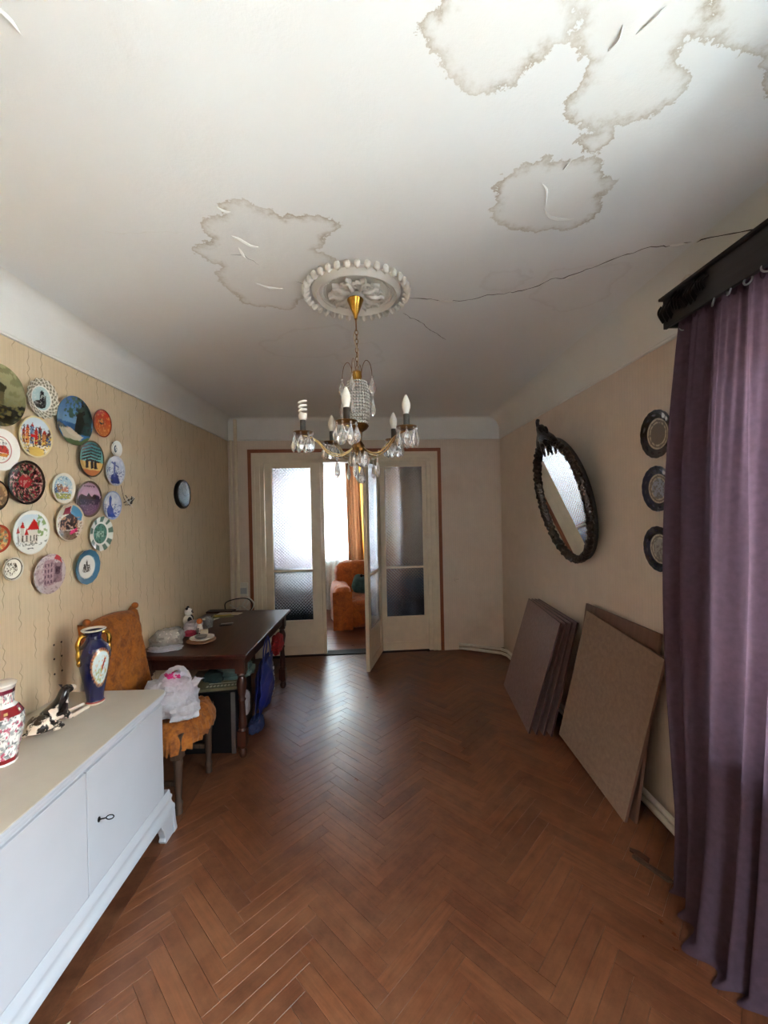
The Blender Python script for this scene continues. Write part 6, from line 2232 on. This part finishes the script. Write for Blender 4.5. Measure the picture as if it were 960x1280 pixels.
# carved leaf ornament at the end of the pelmet
for k, (y, z, s) in enumerate(((1.84, 2.60, 1.0), (1.77, 2.615, 0.8), (1.70, 2.605, 0.9), (1.64, 2.62, 0.6))):
    cl = MB().grid(lambda u, v: (-0.018 * math.sin(PI * v) - 0.004, (u - 0.5) * 0.085 * s, (v - 0.5) * 0.09 * s * (1 - 0.4 * abs(u - 0.5)) + 0.008 * math.sin(u * 20)), 10, 8)
    cl.build('carved_leaf', 'iron', pm, (1.3455, y, z), (0.5 * (k % 2), 0, 0), smooth=180)
# hook on the plaster above
tag(MB().tube(spline([(XR - 0.03, 1.97, 2.76), (XR - 0.05, 1.965, 2.80), (XR - 0.055, 1.93, 2.81), (XR - 0.05, 1.905, 2.78), (XR - 0.045, 1.90, 2.70), (XR - 0.04, 1.90, 2.674)], 7), 0.007, 8).build('curtain_hook', 'pipe', smooth=180), 'small white painted wall hook above the pelmet end', 'hook')

cur = thing('window_curtain', 'long dark purple curtain gathered at the right wall, reaching the floor', 'curtain', (0, 0, 0))


def curt(u, v):
    """u along the wall from the far edge, v from top to floor."""
    y_top = 1.845 - 0.62 * u
    spread = 0.10 * math.sin(PI * min(1, v * 1.15)) * (1 - u) ** 2
    y_bot = 1.86 - 0.66 * u - 0.06 * (1 - u) ** 3
    y = y_top + (y_bot - y_top) * v + spread
    ph = 2 * PI * (u * 5.6 + 0.25 * math.sin(u * 9) + 0.12 * math.sin(v * 3 + u * 4))
    amp = 0.016 + 0.020 * v ** 0.6
    fine = 0.006 * math.sin(2 * PI * u * 24 + 3 * math.sin(v * 2)) * max(0, 1 - v * 2.2)
    x = 1.425 - 0.030 * v - amp * (1 + math.sin(ph)) + fine
    bulge = math.exp(-((u - 0.50) / 0.33) ** 2)
    x -= (0.105 * bulge + 0.02) * max(0, v - 0.35) ** 1.6 / 0.65 ** 1.6
    y += 0.012 * math.sin(ph * 0.5 + 1.0) * v
    z = 2.562 * (1 - v) + 0.006
    # soft lap on the floor at the hem
    if v > 0.97:
        k = (v - 0.97) / 0.03
        x -= 0.035 * k * (0.5 + bulge)
        z = 0.006 + 0.025 * (1 - k) ** 2
    return (min(x, 1.50), y, z)


co = MB().grid(curt, 150, 110).build('cloth', 'curtain', cur, smooth=180)
hd = MB()
for k in range(34):
    u = (k + 0.5) / 34
    x, y, z = curt(u, 0.0)
    MBx = 0.006
    hd.ball((x - 0.002, y, 2.550), 0.012, 8, 6, (0.8, 0.7, 1.9))
ho = hd.build('gathered_heading', 'curtain', cur, smooth=180)
ho['kind'] = 'stuff'
rg = MB()
rg.tube([(0.013 * math.cos(t), 0, 0.017 * math.sin(t)) for t in [2 * PI * i / 18 for i in range(18)]], 0.0032, 6, closed=True)
ring_me = rg.mesh('curtain_ring', 'steel')
ring_me.shade_smooth()
for k, y in enumerate((1.60, 1.53, 1.45, 1.38, 1.83)):
    place('curtain_ring', ring_me, cur, (1.352 if k < 4 else 1.40, y, 2.522 + 0.004 * (k % 2)), (0.3, 0.5 * (k % 2), 0.9 + 0.5 * k))

# ================================================================== ROOM BEHIND
def folds(name, x0, x1, y, z0, z1, n, amp, mat, parent=None, flare=0.0, nu=90, nv=24, seed=0.0, lean=0.0):
    def fn(u, v):
        x = x0 + (x1 - x0) * u
        z = z1 + (z0 - z1) * v
        ph = 2 * PI * (u * n + 0.2 * math.sin(u * 5 + seed))
        return (x + flare * (u - 0.5) * v + lean * v, y - amp * (0.7 + 0.5 * v) * math.sin(ph) - 0.01 * math.sin(3 * v + ph * 0.3), z)
    return MB().grid(fn, nu, nv).build(name, mat, parent, smooth=180)


tag(folds('sheer_curtain', -1.78, -0.40, YFAR - 0.14, 0.02, 2.62, 15, 0.018, 'sheer', nu=150), 'white sheer curtain over the window of the room behind', 'curtain')
tag(folds('side_curtain', -0.50, -0.27, YFAR - 0.21, 0.03, 2.62, 3, 0.030, 'brownc', flare=0.05, lean=0.06, nu=40), 'brown side curtain beside the sheer curtain in the room behind', 'curtain')
tag(folds('side_curtain', -0.285, -0.165, YFAR - 0.15, 0.03, 2.62, 2, 0.022, 'yellowc', nu=24, seed=2.0), 'yellow side curtain next to the brown one in the room behind', 'curtain')
tag(MB().tube([(-1.9, YFAR - 0.16, 2.64), (0.25, YFAR - 0.16, 2.64)], 0.014, 10).build('curtain_rod', 'darkwood', smooth=60), 'wooden curtain rod in the room behind', 'rod')


def rounded(name, x0, x1, y0, y1, z0, z1, mat, parent, seed, amp=0.02, sq=0.35, fl=True, scale=4.0):
    mb = MB()
    mb.ball((0, 0, 0), 1.0, 44, 26)
    cx, cy, cz_ = (x0 + x1) / 2, (y0 + y1) / 2, (z0 + z1) / 2
    out = []
    for p in mb.v:
        q = Vector([math.copysign(abs(c) ** sq, c) for c in p])
        m_ = max(abs(c) for c in q)
        w_ = Vector((cx + q[0] * (x1 - x0) / 2, cy + q[1] * (y1 - y0) / 2, cz_ + q[2] * (z1 - z0) / 2))
        nn = fbm(w_, scale, seed) * amp + fbm(w_, scale * 3, seed + 3) * amp * 0.35
        w_ += Vector(p) * nn
        if fl:
            w_.z = max(w_.z, z0)
        out.append(tuple(w_))
    mb.v = out
    return mb.build(name, mat, parent, smooth=180)


ac = thing('armchair', 'armchair under a rust orange throw in the room behind', 'armchair', (-0.20, 6.42, 0), (0, 0, 0.18))
rounded('seat', -0.30, 0.32, -0.44, 0.30, 0.02, 0.44, 'throw', ac, 1.0, 0.03)
rounded('armrest', -0.50, -0.24, -0.42, 0.40, 0.02, 0.63, 'throw', ac, 2.0, 0.03)
rounded('armrest', 0.26, 0.50, -0.42, 0.40, 0.02, 0.62, 'throw', ac, 5.0, 0.03)
rounded('backrest', -0.42, 0.42, 0.18, 0.46, 0.02, 0.92, 'throw', ac, 8.0, 0.03)
sw = MB().grid(lambda u, v: (-0.52 + 0.28 * u + 0.008 * math.sin(u * 9) * v, -0.43 - 0.03 * v - 0.012 * v * math.sin(u * 14 + 2 * v), 0.56 - 0.54 * v), 40, 14)
sw.build('throw_drape', 'throw', ac, smooth=180)
cu_ = rounded('cushion', -0.16, 0.16, -0.06, 0.06, -0.15, 0.15, 'teal', None, 11.0, 0.02, 0.6, False)
cu_.location, cu_.rotation_euler = (-0.22, 6.33, 0.60), (0.35, 0.1, 0.3)
tag(cu_, 'grey-teal cushion propped on the orange armchair', 'cushion')
# sofa end behind the left pane
sf = thing('dark_bench', 'low dark upholstered bench behind the left glazed door', 'bench', (-1.10, 5.42, 0))
rounded('seat', -0.45, 0.40, -0.17, 0.17, 0.12, 0.50, 'darkteal', sf, 21.0, 0.01, 0.25)
for sx in (-0.36, 0.32):
    for sy in (-0.11, 0.11):
        MB().tube([(sx, sy, 0), (sx, sy, 0.16)], 0.02, 8).build('leg', 'legwood', sf)
tag(rounded('folded_blanket', -0.28, 0.16, -0.13, 0.13, 0.0, 0.10, 'bag', None, 25.0, 0.015, 0.4), 'pale folded blanket on the dark bench behind the left pane', 'blanket').location = (-1.05, 5.43, 0.52)
# storage box and quilt behind the right pane
bxq = thing('storage_box', 'navy blue storage box behind the right glazed door', 'box', (0.45, 5.42, 0))
MB().box(-0.20, 0.24, -0.15, 0.15, 0.0, 0.60).build('body', 'navy', bxq, bevel=0.01)
MB().box(-0.21, 0.25, -0.16, 0.16, 0.60, 0.625).build('lid', 'navy', bxq, bevel=0.006)
tag(crumple('quilt_bundle', (0.17, 0.13, 0.27), 'denim', 51.0, None, (0.50, 5.42, 0.627), amp=0.2), 'pale blue quilt bundle heaped on the navy box', 'quilt')
tag(crumple('quilt_bundle', (0.10, 0.12, 0.62), 'denim', 55.0, None, (0.11, 5.45, 0.0), amp=0.2), 'tall pale blue bundle standing beside the navy box', 'quilt')
